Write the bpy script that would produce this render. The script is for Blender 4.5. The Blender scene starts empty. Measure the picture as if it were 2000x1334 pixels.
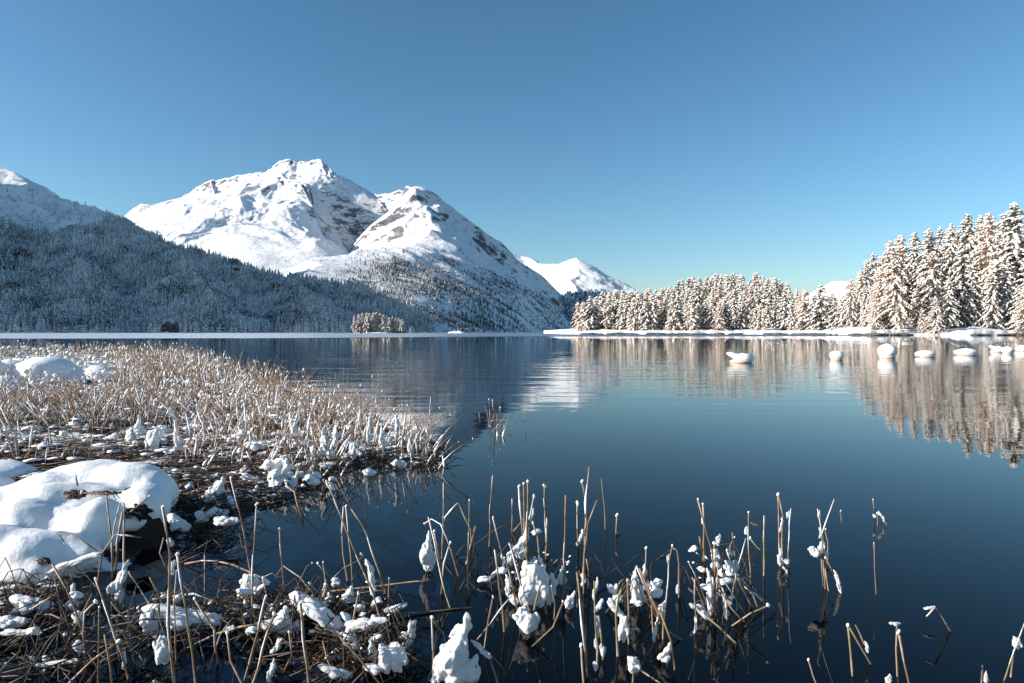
import bpy, bmesh, math, random
import numpy as np
from mathutils import Vector, Matrix, Euler

random.seed(7)
rng = np.random.default_rng(7)
SC = bpy.context.scene
COL = SC.collection
R = math.radians

# ------------------------------------------------------------------ camera
F = 1333.0          # focal length in reference pixels (24 mm on full frame)
HZ = 649.0          # height of the horizon in the reference picture
CH = 0.65           # eye height above the lake
cam = bpy.data.cameras.new('camera')
cam.lens = 24; cam.sensor_width = 36; cam.sensor_fit = 'HORIZONTAL'
cam.shift_y = -0.009
cam.clip_start = 0.05; cam.clip_end = 60000
camo = bpy.data.objects.new('camera', cam)
camo.location = (0, 0, CH); camo.rotation_euler = (R(90), 0, 0)
COL.objects.link(camo); SC.camera = camo

# ------------------------------------------------------------------ sky, sun, exposure
SUN_EL = R(21); SUN_AZ = R(-102)       # azimuth measured clockwise from +Y: the sun stands to the left, a little behind
sdir = Vector((math.sin(SUN_AZ)*math.cos(SUN_EL), math.cos(SUN_AZ)*math.cos(SUN_EL), math.sin(SUN_EL)))
W = bpy.data.worlds.new('World'); SC.world = W; W.use_nodes = True
nt = W.node_tree; nt.nodes.clear()
sky = nt.nodes.new('ShaderNodeTexSky'); sky.sky_type = 'NISHITA'; sky.sun_disc = False
sky.sun_elevation = SUN_EL; sky.sun_rotation = SUN_AZ
sky.altitude = 1800; sky.air_density = 1.25; sky.dust_density = 2.0; sky.ozone_density = 3.6
hsv = nt.nodes.new('ShaderNodeHueSaturation'); hsv.inputs['Hue'].default_value = 0.487; hsv.inputs['Saturation'].default_value = 1.04
bg = nt.nodes.new('ShaderNodeBackground'); bg.inputs['Strength'].default_value = 0.065
wo = nt.nodes.new('ShaderNodeOutputWorld')
gam = nt.nodes.new('ShaderNodeGamma'); gam.inputs[1].default_value = 1.18; nt.links.new(sky.outputs[0], gam.inputs[0]); nt.links.new(gam.outputs[0], hsv.inputs['Color']); nt.links.new(hsv.outputs[0], bg.inputs[0]); nt.links.new(bg.outputs[0], wo.inputs[0])
sl = bpy.data.lights.new('sun', 'SUN'); sl.energy = 5.0; sl.angle = R(0.53); sl.color = (1.0, 0.94, 0.86)
so = bpy.data.objects.new('sun', sl); so.rotation_euler = sdir.to_track_quat('Z', 'Y').to_euler(); COL.objects.link(so)
SC.view_settings.view_transform = 'Standard'; SC.view_settings.look = 'None'
SC.view_settings.exposure = 0.82; SC.view_settings.gamma = 1; SC.view_settings.use_curve_mapping = False

# ------------------------------------------------------------------ helpers
def G(px, py):                       # point of the water surface seen at a pixel of the reference
    d = CH*F/(py-HZ); return np.array([(px-1000)/F*d, d, 0.0])
def P(px, py, D):                    # point at depth D seen at a pixel of the reference
    return np.array([(px-1000)/F*D, D, CH-(py-HZ)/F*D])

def tag(o, label=None, cat=None, group=None, kind=None):
    if label: o['label'] = label
    if cat: o['category'] = cat
    if group: o['group'] = group
    if kind: o['kind'] = kind
    return o
def link(name, me, parent=None, loc=None):
    o = bpy.data.objects.new(name, me); COL.objects.link(o)
    if parent is not None: o.parent = parent
    if loc is not None: o.location = loc
    return o
def empty(name, loc, rz=0, sc=1):
    o = bpy.data.objects.new(name, None); COL.objects.link(o); o.empty_display_size = 0.1
    o.location = loc; o.rotation_euler = (0, 0, rz)
    o.scale = sc if hasattr(sc, '__len__') else (sc, sc, sc)
    return o
def npmesh(name, V, Fs, mats=(), smooth=False, midx=None):
    """V (n,3); Fs (m,3) or (m,4) array of indices"""
    V = np.asarray(V, np.float32); Fs = np.asarray(Fs, np.int32)
    me = bpy.data.meshes.new(name); k = Fs.shape[1]
    me.vertices.add(len(V)); me.vertices.foreach_set('co', V.ravel())
    me.loops.add(Fs.size); me.loops.foreach_set('vertex_index', Fs.ravel())
    me.polygons.add(len(Fs))
    me.polygons.foreach_set('loop_start', np.arange(0, Fs.size, k, dtype=np.int32))
    me.polygons.foreach_set('loop_total', np.full(len(Fs), k, np.int32))
    if smooth: me.polygons.foreach_set('use_smooth', np.ones(len(Fs), bool))
    if not hasattr(mats, '__len__'): mats = [mats]
    for m in mats: me.materials.append(m)
    if midx is not None: me.polygons.foreach_set('material_index', np.asarray(midx, np.int32))
    me.update(calc_edges=True); me.validate()
    return me
class MB:                            # gathers triangles/quads (quads are split) into one mesh
    def __init__(s): s.V = []; s.F = []; s.n = 0
    def add(s, V, Fs):
        V = np.asarray(V, float); Fs = np.asarray(Fs, int)
        if Fs.shape[1] == 4: Fs = np.concatenate([Fs[:, [0, 1, 2]], Fs[:, [0, 2, 3]]])
        s.V.append(V); s.F.append(Fs+s.n); s.n += len(V)
    def mesh(s, name, mat, smooth=False):
        return npmesh(name, np.concatenate(s.V), np.concatenate(s.F), mat, smooth)
def tube(pts, rad, sides=6):
    pts = np.asarray(pts, float); n = len(pts)
    rad = np.broadcast_to(np.asarray(rad, float), (n,))
    V = []; 
    for i in range(n):
        t = pts[min(i+1, n-1)]-pts[max(i-1, 0)]; t = t/(np.linalg.norm(t)+1e-9)
        a = np.cross(t, (0, 1, 0.01)); 
        if np.linalg.norm(a) < 0.2: a = np.cross(t, (1, 0, 0))
        a /= np.linalg.norm(a); b = np.cross(t, a)
        for k in range(sides):
            w = 2*math.pi*k/sides; V.append(pts[i]+rad[i]*(math.cos(w)*a+math.sin(w)*b))
    Fs = []
    for i in range(n-1):
        for k in range(sides):
            k2 = (k+1) % sides; Fs.append((i*sides+k, i*sides+k2, (i+1)*sides+k2, (i+1)*sides+k))
    V.append(pts[0]); V.append(pts[-1]); a0 = n*sides
    for k in range(sides):
        k2 = (k+1) % sides; Fs.append((a0, k2, k, k)); Fs.append((a0+1, (n-1)*sides+k, (n-1)*sides+k2, (n-1)*sides+k2))
    q = np.array(Fs); T = np.concatenate([q[:, [0, 1, 2]], q[:, [0, 2, 3]]]); T = T[(T[:, 1] != T[:, 2]) & (T[:, 0] != T[:, 2])]
    return np.array(V), T
def ico(sub):
    bm = bmesh.new(); bmesh.ops.create_icosphere(bm, subdivisions=sub, radius=1)
    V = np.array([v.co[:] for v in bm.verts]); Fs = np.array([[v.index for v in f.verts] for f in bm.faces]); bm.free()
    return V, Fs
ICO1 = ico(1); ICO2 = ico(2); ICO3 = ico(3)

def _h(ix, iy, s):
    n = (ix.astype(np.int64)*374761393+iy.astype(np.int64)*668265263+s*974634777) & 0xffffffff
    n = ((n ^ (n >> 13))*1274126177) & 0xffffffff
    return ((n ^ (n >> 16)) & 0xffffff)/float(0xffffff)
def vn(x, y, s=0):                   # gradient noise, about -1..1
    x = np.asarray(x, float); y = np.asarray(y, float)
    ix = np.floor(x); iy = np.floor(y); fx = x-ix; fy = y-iy
    u = fx*fx*fx*(fx*(fx*6-15)+10); v = fy*fy*fy*(fy*(fy*6-15)+10)
    def g(dx, dy):
        a = _h(ix+dx, iy+dy, s)*2*math.pi
        return np.cos(a)*(fx-dx)+np.sin(a)*(fy-dy)
    return 1.5*((g(0, 0)*(1-u)+g(1, 0)*u)*(1-v)+(g(0, 1)*(1-u)+g(1, 1)*u)*v)
def fbm(x, y, o=4, s=0, gain=0.5):
    r = 0; a = 1; 
    for i in range(o): r = r+a*vn(x*2**i, y*2**i, s+i*17); a *= gain
    return r
def ridged(x, y, o=4, s=0, gain=0.5):
    r = 0; a = 1; t = 0
    for i in range(o): r = r+a*(1-np.abs(vn(x*2**i, y*2**i, s+i*31))*1.6); t += a; a *= gain
    return r/t
def sstep(a, b, x):
    t = np.clip((x-a)/(b-a), 0, 1); return t*t*(3-2*t)

# ------------------------------------------------------------------ materials
def mat(name):
    m = bpy.data.materials.new(name); m.use_nodes = True; m.node_tree.nodes.clear()
    n = m.node_tree.nodes; l = m.node_tree.links
    o = n.new('ShaderNodeOutputMaterial'); b = n.new('ShaderNodeBsdfPrincipled'); l.new(b.outputs[0], o.inputs[0])
    return m, n, l, b
def noise(n, l, scale, detail=4, rough=0.55, coord='Object', stretch=None):
    tc = n.new('ShaderNodeTexCoord') if coord != 'World' else n.new('ShaderNodeNewGeometry')
    src = tc.outputs[coord] if coord != 'World' else tc.outputs['Position']
    if stretch:
        mp = n.new('ShaderNodeMapping'); mp.inputs['Scale'].default_value = stretch; l.new(src, mp.inputs[0]); src = mp.outputs[0]
    t = n.new('ShaderNodeTexNoise'); t.inputs['Scale'].default_value = scale; t.inputs['Detail'].default_value = detail
    t.inputs['Roughness'].default_value = rough; l.new(src, t.inputs['Vector'])
    return t.outputs['Fac']
def ramp(n, l, src, stops):
    r = n.new('ShaderNodeValToRGB'); e = r.color_ramp.elements
    while len(e) < len(stops): e.new(0.5)
    for i, (p, c) in enumerate(stops): e[i].position = p; e[i].color = (*c, 1) if len(c) == 3 else c
    l.new(src, r.inputs[0]); return r.outputs[0]
def bump(n, l, b, src, strength, dist):
    u = n.new('ShaderNodeBump'); u.inputs['Strength'].default_value = strength; u.inputs['Distance'].default_value = dist
    l.new(src, u.inputs['Height']); l.new(u.outputs[0], b.inputs['Normal']); return u
def math_(n, l, op, a, b_=None, c=None):
    m = n.new('ShaderNodeMath'); m.operation = op
    for i, v in enumerate((a, b_, c)):
        if v is None: continue
        if isinstance(v, (int, float)): m.inputs[i].default_value = v
        else: l.new(v, m.inputs[i])
    return m.outputs[0]
def mixc(n, l, f, a, b_):
    m = n.new('ShaderNodeMix'); m.data_type = 'RGBA'
    for i, v in ((0, f), (6, a), (7, b_)):
        if isinstance(v, (int, float)): m.inputs[i].default_value = v
        elif isinstance(v, tuple): m.inputs[i].default_value = (*v, 1)
        else: l.new(v, m.inputs[i])
    return m.outputs[2]

SNOWC = (0.88, 0.875, 0.87)
def snow_mat(name, sc, dist, sss=0.0, col=SNOWC):
    m, n, l, b = mat(name)
    c = ramp(n, l, noise(n, l, sc*0.2, 3), [(0.3, tuple(x*0.95 for x in col)), (0.7, col)])
    l.new(c, b.inputs['Base Color']); b.inputs['Roughness'].default_value = 0.55
    b.inputs['Specular IOR Level'].default_value = 0.25
    if sss:
        b.inputs['Subsurface Weight'].default_value = sss; b.inputs['Subsurface Radius'].default_value = (0.5, 0.8, 1.0)
        b.inputs['Subsurface Scale'].default_value = 0.02
    bump(n, l, b, math_(n, l, 'ADD', noise(n, l, sc, 5, 0.65), math_(n, l, 'MULTIPLY', noise(n, l, sc*9, 2, 0.6), 0.25)), 0.85, dist)
    return m
M = {}
M['snow'] = snow_mat('snow_clean', 60, 0.004, 0.12)
M['snow_ground'] = snow_mat('snow_ground', 3, 0.08)
M['snow_tree'] = snow_mat('snow_on_branches', 2.5, 0.12, col=(0.95, 0.90, 0.84))

def needle_mat(name, c1, c2, frost_mist=0.35):
    m, n, l, b = mat(name)
    oi = n.new('ShaderNodeObjectInfo')
    base = mixc(n, l, oi.outputs['Random'], c1, c2)
    nz = noise(n, l, 3.0, 3)
    base = mixc(n, l, math_(n, l, 'MULTIPLY', nz, frost_mist), base, (0.8, 0.8, 0.82))
    l.new(base, b.inputs['Base Color']); b.inputs['Roughness'].default_value = 0.8
    b.inputs['Specular IOR Level'].default_value = 0.1
    return m
M['needle_green'] = needle_mat('needles_green', (0.06, 0.06, 0.035), (0.13, 0.10, 0.055), 0.2)
M['needle_ochre'] = needle_mat('needles_ochre', (0.42, 0.24, 0.12), (0.36, 0.22, 0.13), 0.3)
M['needle_orange'] = needle_mat('needles_orange', (0.42, 0.17, 0.05), (0.36, 0.15, 0.05), 0.05)
m, n, l, b = mat('bark'); M['bark'] = m
l.new(ramp(n, l, noise(n, l, 4, 4), [(0.3, (0.05, 0.035, 0.025)), (0.7, (0.13, 0.09, 0.065))]), b.inputs['Base Color']); b.inputs['Roughness'].default_value = 0.9
m, n, l, b = mat('rock'); M['rock'] = m
c = ramp(n, l, noise(n, l, 3, 6, 0.65), [(0.3, (0.05, 0.045, 0.04)), (0.7, (0.2, 0.18, 0.16))]); l.new(c, b.inputs['Base Color']); b.inputs['Roughness'].default_value = 0.85
bump(n, l, b, noise(n, l, 6, 6, 0.7), 0.8, 0.1)

# far conifers: dark needles dusted with snow where the branches face upwards
def far_forest_mat(name, dark, amount):
    m, n, l, b = mat(name)
    g = n.new('ShaderNodeNewGeometry'); sx = n.new('ShaderNodeSeparateXYZ'); l.new(g.outputs['True Normal'], sx.inputs[0])
    nz = noise(n, l, 0.6, 3, 0.75, 'World')
    nl = noise(n, l, 0.018, 3, 0.6, 'World')
    f = math_(n, l, 'ADD', math_(n, l, 'ADD', sx.outputs['Z'], math_(n, l, 'MULTIPLY', nz, 1.7)), math_(n, l, 'MULTIPLY', nl, 0.8))
    f = ramp(n, l, math_(n, l, 'MULTIPLY', f, 0.4), [(amount, (0, 0, 0)), (amount+0.055, (1, 1, 1))])
    nb = noise(n, l, 0.012, 2, 0.5, 'World')
    dk = mixc(n, l, ramp(n, l, nb, [(0.55, (0, 0, 0)), (0.75, (1, 1, 1))]), dark, (0.07, 0.055, 0.042))
    l.new(mixc(n, l, f, dk, (0.84, 0.79, 0.745)), b.inputs['Base Color']); b.inputs['Roughness'].default_value = 0.8
    b.inputs['Specular IOR Level'].default_value = 0.1
    return m
M['forest'] = far_forest_mat('far_forest', (0.024, 0.026, 0.026), 0.525)
M['forest_dark'] = far_forest_mat('far_forest_dark', (0.03, 0.034, 0.036), 0.61)

def mountain_mat(name, rock_lo, rock_hi, speck, zmax_speck, sc=1.0):
    """snow; rock where the face is steep, dwarf pines and boulders as specks low down"""
    m, n, l, b = mat(name)
    g = n.new('ShaderNodeNewGeometry'); sx = n.new('ShaderNodeSeparateXYZ'); l.new(g.outputs['Normal'], sx.inputs[0])
    sp = n.new('ShaderNodeSeparateXYZ'); l.new(g.outputs['Position'], sp.inputs[0])
    steep = math_(n, l, 'SUBTRACT', 1.0, sx.outputs['Z'])
    n1 = noise(n, l, 0.012*sc, 8, 0.7, 'World', (1, 1, 2.2))
    n2 = noise(n, l, 0.05*sc, 6, 0.7, 'World', (1, 1, 1.6))
    f = math_(n, l, 'ADD', steep, math_(n, l, 'MULTIPLY', math_(n, l, 'SUBTRACT', n1, 0.5), 0.9))
    f = math_(n, l, 'ADD', f, math_(n, l, 'MULTIPLY', math_(n, l, 'SUBTRACT', n2, 0.5), 0.5))
    f = ramp(n, l, f, [(rock_lo, (0, 0, 0)), (rock_hi, (1, 1, 1))])
    rockc = ramp(n, l, n2, [(0.35, (0.06, 0.065, 0.075)), (0.7, (0.24, 0.24, 0.25))])
    v = noise(n, l, 0.09*sc, 3, 0.6, 'World'); v2 = noise(n, l, 0.006*sc, 4, 0.6, 'World')
    s = math_(n, l, 'ADD', v, math_(n, l, 'MULTIPLY', math_(n, l, 'SUBTRACT', v2, 0.5), 0.6))
    low = n.new('ShaderNodeMapRange'); l.new(sp.outputs['Z'], low.inputs[0])
    low.inputs[1].default_value = zmax_speck*0.35; low.inputs[2].default_value = zmax_speck; low.inputs[3].default_value = speck; low.inputs[4].default_value = -0.12
    s = ramp(n, l, math_(n, l, 'ADD', s, low.outputs[0]), [(0.62, (0, 0, 0)), (0.72, (1, 1, 1))])
    c = mixc(n, l, f, SNOWC, rockc); c = mixc(n, l, math_(n, l, 'MULTIPLY', s, 0.85), c, (0.1, 0.085, 0.075))
    l.new(c, b.inputs['Base Color']); b.inputs['Roughness'].default_value = 0.8; b.inputs['Specular IOR Level'].default_value = 0.1
    bump(n, l, b, math_(n, l, 'ADD', n1, math_(n, l, 'MULTIPLY', n2, 0.35)), 0.5, 22/sc)
    return m
M['mountain'] = mountain_mat('mountain_snow_and_rock', 0.34, 0.44, 0.06, 520)
M['far_peak'] = mountain_mat('far_peak_snow', 0.42, 0.55, -0.1, 500, 0.7)
M['hill'] = mountain_mat('hill_snow', 0.48, 0.6, 0.08, 420, 3.0)

# reeds
def reed_mat(name, a, b_, c_):
    m, n, l, b = mat(name)
    oi = n.new('ShaderNodeObjectInfo')
    col = mixc(n, l, oi.outputs['Random'], a, b_)
    col = mixc(n, l, ramp(n, l, noise(n, l, 28, 3, 0.6, 'World', (1, 1, 0.5)), [(0.48, (0, 0, 0)), (0.68, (1, 1, 1))]), col, c_)
    l.new(col, b.inputs['Base Color']); b.inputs['Roughness'].default_value = 0.55; b.inputs['Specular IOR Level'].default_value = 0.35
    bump(n, l, b, noise(n, l, 150, 3), 0.5, 0.002)
    return m
M['reed'] = reed_mat('reed_brown', (0.22, 0.12, 0.075), (0.17, 0.14, 0.06), (0.42, 0.31, 0.24))
M['reed_bed'] = reed_mat('reed_tan', (0.17, 0.10, 0.055), (0.17, 0.10, 0.055), (0.38, 0.28, 0.20))
M['litter'] = reed_mat('reed_litter', (0.055, 0.033, 0.022), (0.065, 0.04, 0.026), (0.02, 0.015, 0.012))
m, n, l, b = mat('marsh_soil'); M['soil'] = m
sc_ = ramp(n, l, noise(n, l, 30, 5, 0.7, 'World', (1, 2.5, 1)), [(0.35, (0.012, 0.009, 0.007)), (0.7, (0.06, 0.034, 0.022))])
sm_ = ramp(n, l, noise(n, l, 5.5, 6, 0.72, 'World', (0.8, 1.5, 1)), [(0.50, (0, 0, 0)), (0.53, (1, 1, 1))])
M['soil_bank'] = m.copy()
l.new(sc_, b.inputs['Base Color']); b.inputs['Roughness'].default_value = 0.9
bump(n, l, b, noise(n, l, 60, 5, 0.7, 'World'), 1.0, 0.02)
m = M['soil_bank']; n = m.node_tree.nodes; l = m.node_tree.links; b = [q for q in n if q.type == 'BSDF_PRINCIPLED'][0]
rs = [q for q in n if q.type == 'VALTORGB']
l.new(mixc(n, l, rs[1].outputs[0], rs[0].outputs[0], SNOWC), b.inputs['Base Color']); b.inputs['Roughness'].default_value = 0.8
bump(n, l, b, rs[1].outputs[0], 0.8, 0.02)

# water: Fresnel mirror over clear dark water
m = bpy.data.materials.new('lake_water'); m.use_nodes = True; M['water'] = m
n = m.node_tree.nodes; l = m.node_tree.links; n.clear()
o = n.new('ShaderNodeOutputMaterial'); mx = n.new('ShaderNodeMixShader'); gl = n.new('ShaderNodeBsdfGlossy'); tr = n.new('ShaderNodeBsdfTransparent'); fr = n.new('ShaderNodeFresnel')
gl.inputs['Roughness'].default_value = 0.0; gl.inputs['Color'].default_value = (1.0, 1.0, 1.0, 1); fr.inputs['IOR'].default_value = 1.21; tr.inputs['Color'].default_value = (0.24, 0.33, 0.40, 1)
def wavesum():
    a = noise(n, l, 1.0, 2, 0.5, 'World', (0.55, 1.7, 1))     # long low swell
    b2 = noise(n, l, 1.0, 3, 0.55, 'World', (4.5, 9.0, 1))   # wavelets
    big = noise(n, l, 1.0, 2, 0.5, 'World', (0.05, 0.11, 1)) # calm and ruffled patches
    gp = n.new('ShaderNodeNewGeometry'); sp = n.new('ShaderNodeSeparateXYZ'); l.new(gp.outputs['Position'], sp.inputs[0])
    mr = n.new('ShaderNodeMapRange'); l.new(sp.outputs['Y'], mr.inputs[0]); mr.inputs[1].default_value = 3.0; mr.inputs[2].default_value = 9.0; mr.inputs[3].default_value = 0.10; mr.inputs[4].default_value = 1.0
    ruff = ramp(n, l, big, [(0.35, (0.25,)*3), (0.65, (1,)*3)])
    mr2 = n.new('ShaderNodeMapRange'); l.new(sp.outputs['Y'], mr2.inputs[0]); mr2.inputs[1].default_value = 16.0; mr2.inputs[2].default_value = 70.0; mr2.inputs[3].default_value = 1.0; mr2.inputs[4].default_value = 0.22
    amp = math_(n, l, 'MULTIPLY', math_(n, l, 'MULTIPLY', mr.outputs[0], mr2.outputs[0]), ruff)
    h = math_(n, l, 'ADD', math_(n, l, 'MULTIPLY', a, 1.0), math_(n, l, 'MULTIPLY', b2, 0.17))
    return math_(n, l, 'MULTIPLY', h, amp)
bp = n.new('ShaderNodeBump'); bp.inputs['Strength'].default_value = 1.0; bp.inputs['Distance'].default_value = 0.016
l.new(wavesum(), bp.inputs['Height'])
l.new(bp.outputs[0], gl.inputs['Normal'])
l.new(fr.outputs[0], mx.inputs[0]); l.new(tr.outputs[0], mx.inputs[1]); l.new(gl.outputs[0], mx.inputs[2]); l.new(mx.outputs[0], o.inputs[0])
# lake bed
m, n, l, b = mat('lake_bed'); M['bed'] = m
l.new(ramp(n, l, noise(n, l, 2.5, 6, 0.65, 'World', (1, 3, 1)), [(0.35, (0.003, 0.004, 0.005)), (0.75, (0.022, 0.026, 0.026))]), b.inputs['Base Color']); b.inputs['Roughness'].default_value = 1; b.inputs['Specular IOR Level'].default_value = 0
# low mist and ruffled water painted as colour, white left to steel blue right
m, n, l, b = mat('painted_mist'); M['mist_band'] = m
gp = n.new('ShaderNodeNewGeometry'); sp = n.new('ShaderNodeSeparateXYZ'); l.new(gp.outputs['Position'], sp.inputs[0])
ratio = math_(n, l, 'DIVIDE', sp.outputs['X'], sp.outputs['Y'])
nz = noise(n, l, 1, 4, 0.6, 'World', (0.01, 0.03, 1))
fz = math_(n, l, 'ADD', ratio, math_(n, l, 'MULTIPLY', nz, 0.35))
frost_mist = ramp(n, l, math_(n, l, 'ADD', fz, 0.5), [(0.25, (1,)*3), (0.62, (0.25,)*3), (0.8, (0.05,)*3)])  # pale mist at left fading into ruffled water, put into the colour
l.new(mixc(n, l, frost_mist, (0.05, 0.09, 0.14), (0.5, 0.55, 0.62)), b.inputs['Base Color'])
b.inputs['Roughness'].default_value = 0.35; b.inputs['Specular IOR Level'].default_value = 0.35

def simple(name, col, rough=0.6):
    m, n, l, b = mat(name)
    l.new(ramp(n, l, noise(n, l, 20, 4), [(0.3, tuple(x*0.7 for x in col)), (0.7, col)]), b.inputs['Base Color']); b.inputs['Roughness'].default_value = rough
    return m
M['orange'] = simple('buoy_orange', (0.7, 0.55, 0.44), 0.4)
M['metal'] = simple('grey_metal', (0.3, 0.3, 0.3), 0.4)
M['wood'] = simple('old_wood', (0.12, 0.08, 0.05), 0.8)

# ------------------------------------------------------------------ lake, lake bed, sheet for the low mist
def quad(name, pts, mat_):
    return npmesh(name, pts, [list(range(len(pts)))] if len(pts) == 4 else None, mat_)
o = link('lake_water', quad('lake_water', [(-9000, -60, 0), (9000, -60, 0), (9000, 7000, 0), (-9000, 7000, 0)], M['water'])); tag(o, kind='structure')
xs = np.concatenate([[-9000], np.linspace(-30, 30, 61), [9000]]); ys = np.concatenate([[-60], np.linspace(0, 30, 61), [7000]])
X, Y = np.meshgrid(xs, ys); Z = -0.22-0.05*Y.clip(0, 60)-0.16*sstep(-1.2, 2.0, X)*sstep(0.5, 5, Y)+0.05*fbm(X*1.3, Y*1.3, 3, 5)
def gridfaces(ny, nx):
    a = np.arange(ny*nx).reshape(ny, nx); return np.stack([a[:-1, :-1], a[:-1, 1:], a[1:, 1:], a[1:, :-1]], -1).reshape(-1, 4)
o = link('lake_bed', npmesh('lake_bed', np.stack([X, Y, Z], -1).reshape(-1, 3), gridfaces(*X.shape), M['bed'], True)); tag(o, kind='structure')
edge = []
for px in np.linspace(-1500, 1720, 240):
    py = np.interp(px, [-1500, 0, 500, 750, 1000, 1400, 1720], [662.5, 662, 661, 659.5, 657.6, 657.2, 656.4])
    g = G(px, py); g[1] += 4*vn(g[0]*0.05, 3.3, 9)+1.5*vn(g[0]*0.3, 1.3, 4); edge.append(g)
V = []; 
for e in edge: V.append((e[0], e[1], 0.02))
for e in edge: V.append((e[0]*2400/e[1], 2400, 0.02))
k = len(edge)
o = link('mist_sheet', npmesh('mist_sheet', V, [(i, i+1, k+i+1, k+i) for i in range(k-1)], M['mist_band'])); tag(o, kind='structure')  # flat sheet standing in for the band of low mist

# ------------------------------------------------------------------ mountains
def ridge_height(X, Y, ridges, crest=0.0):
    H = np.full(X.shape, -1e9); DC = np.full(X.shape, 1e9)
    for pts, s in ridges:
        for (a, b_) in zip(pts[:-1], pts[1:]):
            dx, dy = b_[0]-a[0], b_[1]-a[1]; L2 = dx*dx+dy*dy
            t = np.clip(((X-a[0])*dx+(Y-a[1])*dy)/L2, 0, 1)
            qx = a[0]+t*dx; qy = a[1]+t*dy; d = np.hypot(X-qx, Y-qy); z = np.maximum(a[2]+t*(b_[2]-a[2]), 5)
            h = z*np.exp(-0.6*s*d/z)-0.4*s*d-crest*(1-np.exp(-d/85.0))
            DC = np.where(h > H, d, DC); H = np.maximum(H, h)
    return H, DC
def pl(*pts): return [P(*p) for p in pts]

MAIN = [
 (pl((120,500,5400),(200,470,5300),(240,432,5220),(255,410,5200),(278,394,5200),(300,398,5200),(340,386,5200),(365,378,5200),(385,362,5200),(412,351,5150),(425,352,5150),(450,347,5100),(482,340,5050),(500,336,5050),(520,336,5000),(545,314,4950),(565,311,4950),(580,317,4950),(600,315,4950),(625,309,4900),(640,322,4850),(650,336,4800),(665,350,4800),(690,368,4800),(705,374,4800),(740,379,4750),(762,374,4700),(780,370,4700),(800,370,4650),(815,375,4600)), 0.56),
 # spur falling from the left summit, lit on its left, shaded on its right
 (pl((548,330,4900),(552,345,4650),(588,357,4400),(612,382,4250),(630,405,4100),(666,419,3900),(699,451,3750),(732,481,3600),(770,512,3400),(800,545,3100)), 0.66),
 (pl((625,309,4900),(640,345,4700),(655,365,4600)), 0.8),
 # spur below the right shoulder
 (pl((814,374,4600),(813,404,4350),(790,418,4230),(768,427,4150),(748,440,4050)), 0.9),
 (pl((412,352,5150),(425,400,4600),(450,440,4200),(500,475,3800)), 0.5),
 (pl((500,336,5050),(520,380,4600),(545,430,4100),(590,470,3700)), 0.5),
 # low shoulder of sunny snow
 (pl((430,500,3400),(520,508,3300),(620,508,3250),(700,516,3200),(780,535,3000)), 0.30),
]
def shore_cap(X, Y, H, ysh, slope=0.6):
    return np.minimum(H, (Y-ysh)*slope-1.0)
FLK = np.array(pl((815,375,4600),(838,383,4570),(860,402,4550),(900,426,4500),(930,442,4450),(960,466,4420),(985,487,4400),(1010,512,4380),(1050,542,4350),(1095,577,4300)))
FL = np.array([0.0, 40]+[500-q[0] for q in FLK[::-1]]); FZ = np.array([0.0, 45]+[q[2] for q in FLK[::-1]])
def flank_h(X, Y):
    # valley side right of the summit: its foot runs away from the viewer along the lake, the slope faces right
    Xs = -410+0.207*Y+40*vn(Y/260, 0*Y+0.7, 12)+14*vn(Y/60, 0*Y, 15)
    L = Xs-X+60*fbm(X/500+9, Y/350, 3, 13)*sstep(60, 400, Xs-X)
    z = np.interp(L, FL, FZ); z = z*np.clip(Y/4400, 0, 1)**0.95
    cap = np.interp(Y, [950, 1500, 2500, 3000, 3500, 4000, 4400], [60, 130, 290, 400, 560, 800, 1400])
    k = 60.0; z = -k*np.log(np.exp(-z/k)+np.exp(-cap/k))+k*0.1*0
    z = np.where(L < 0, L*0.5, np.maximum(z, 0)*1.0)-1.0
    z = z-np.where(L > FL[-1], 0.9*(L-FL[-1]), 0)*sstep(3800, 4300, Y)
    return z-np.clip(Y-4450, 0, None)*0.7-np.clip(L-np.interp(Y, [950, 1300, 1700, 2300, 3000, 3700, 4300], [40, 120, 420, 700, 700, 760, 1150]), 0, None)*0.7
def main_h(X, Y):
    wx = X+45*fbm(X/500, Y/500, 3, 3); wy = Y+45*fbm(X/500, Y/500, 3, 8)
    H, D = ridge_height(X, Y, MAIN, 70.0)
    k = sstep(0, 350, D)
    H2, _ = ridge_height(wx, wy, MAIN, 70.0)
    H = H*(1-k)+H2*k
    for (cx_, cy_, w_, dp) in ((-1010, 4330, 230, 120), (-860, 4150, 280, 230), (-720, 3850, 280, 180), (-560, 3550, 260, 120)): H = H-dp*np.exp(-((X-cx_)**2+(Y-cy_)**2)/w_**2)
    H = H-0.85*np.clip(X+600, 0, None)*sstep(-600, -450, X)
    H = shore_cap(X, Y, H, 2250+120*vn(X/300, 0*X+0.3, 2), 0.5)
    Fk = flank_h(X, Y); D = np.where(Fk > H, np.abs(4400-Y), D); k = sstep(0, 350, D); H = np.maximum(H, Fk)
    rel = ridged(X/520+fbm(X/900, Y/900, 2, 5)*0.6, Y/700, 5, 11, 0.42)-0.58
    hh = sstep(60, 500, H); rug = 0.45+0.9*np.clip(fbm(X/900+3, Y/900, 2, 19)+0.4, 0, 1.2)+0.5*sstep(900, 1200, H)
    H = H+rel*(14+75*k*hh)*rug*sstep(5, 250, H)+fbm(X/70, Y/70, 3, 40)*3.5*rug*sstep(50, 300, H)+fbm(X/38, Y/60, 3, 47)*7*sstep(800, 1050, H)
    return H
def polar(name, hf, pxs, ys, mat_):
    U, Y = np.meshgrid((np.asarray(pxs)-1000)/F, ys); X = U*Y; Z = hf(X, Y)
    o = link(name, npmesh(name, np.stack([X, Y, Z], -1).reshape(-1, 3), gridfaces(*X.shape), mat_, True)); tag(o, kind='structure'); return o
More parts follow.
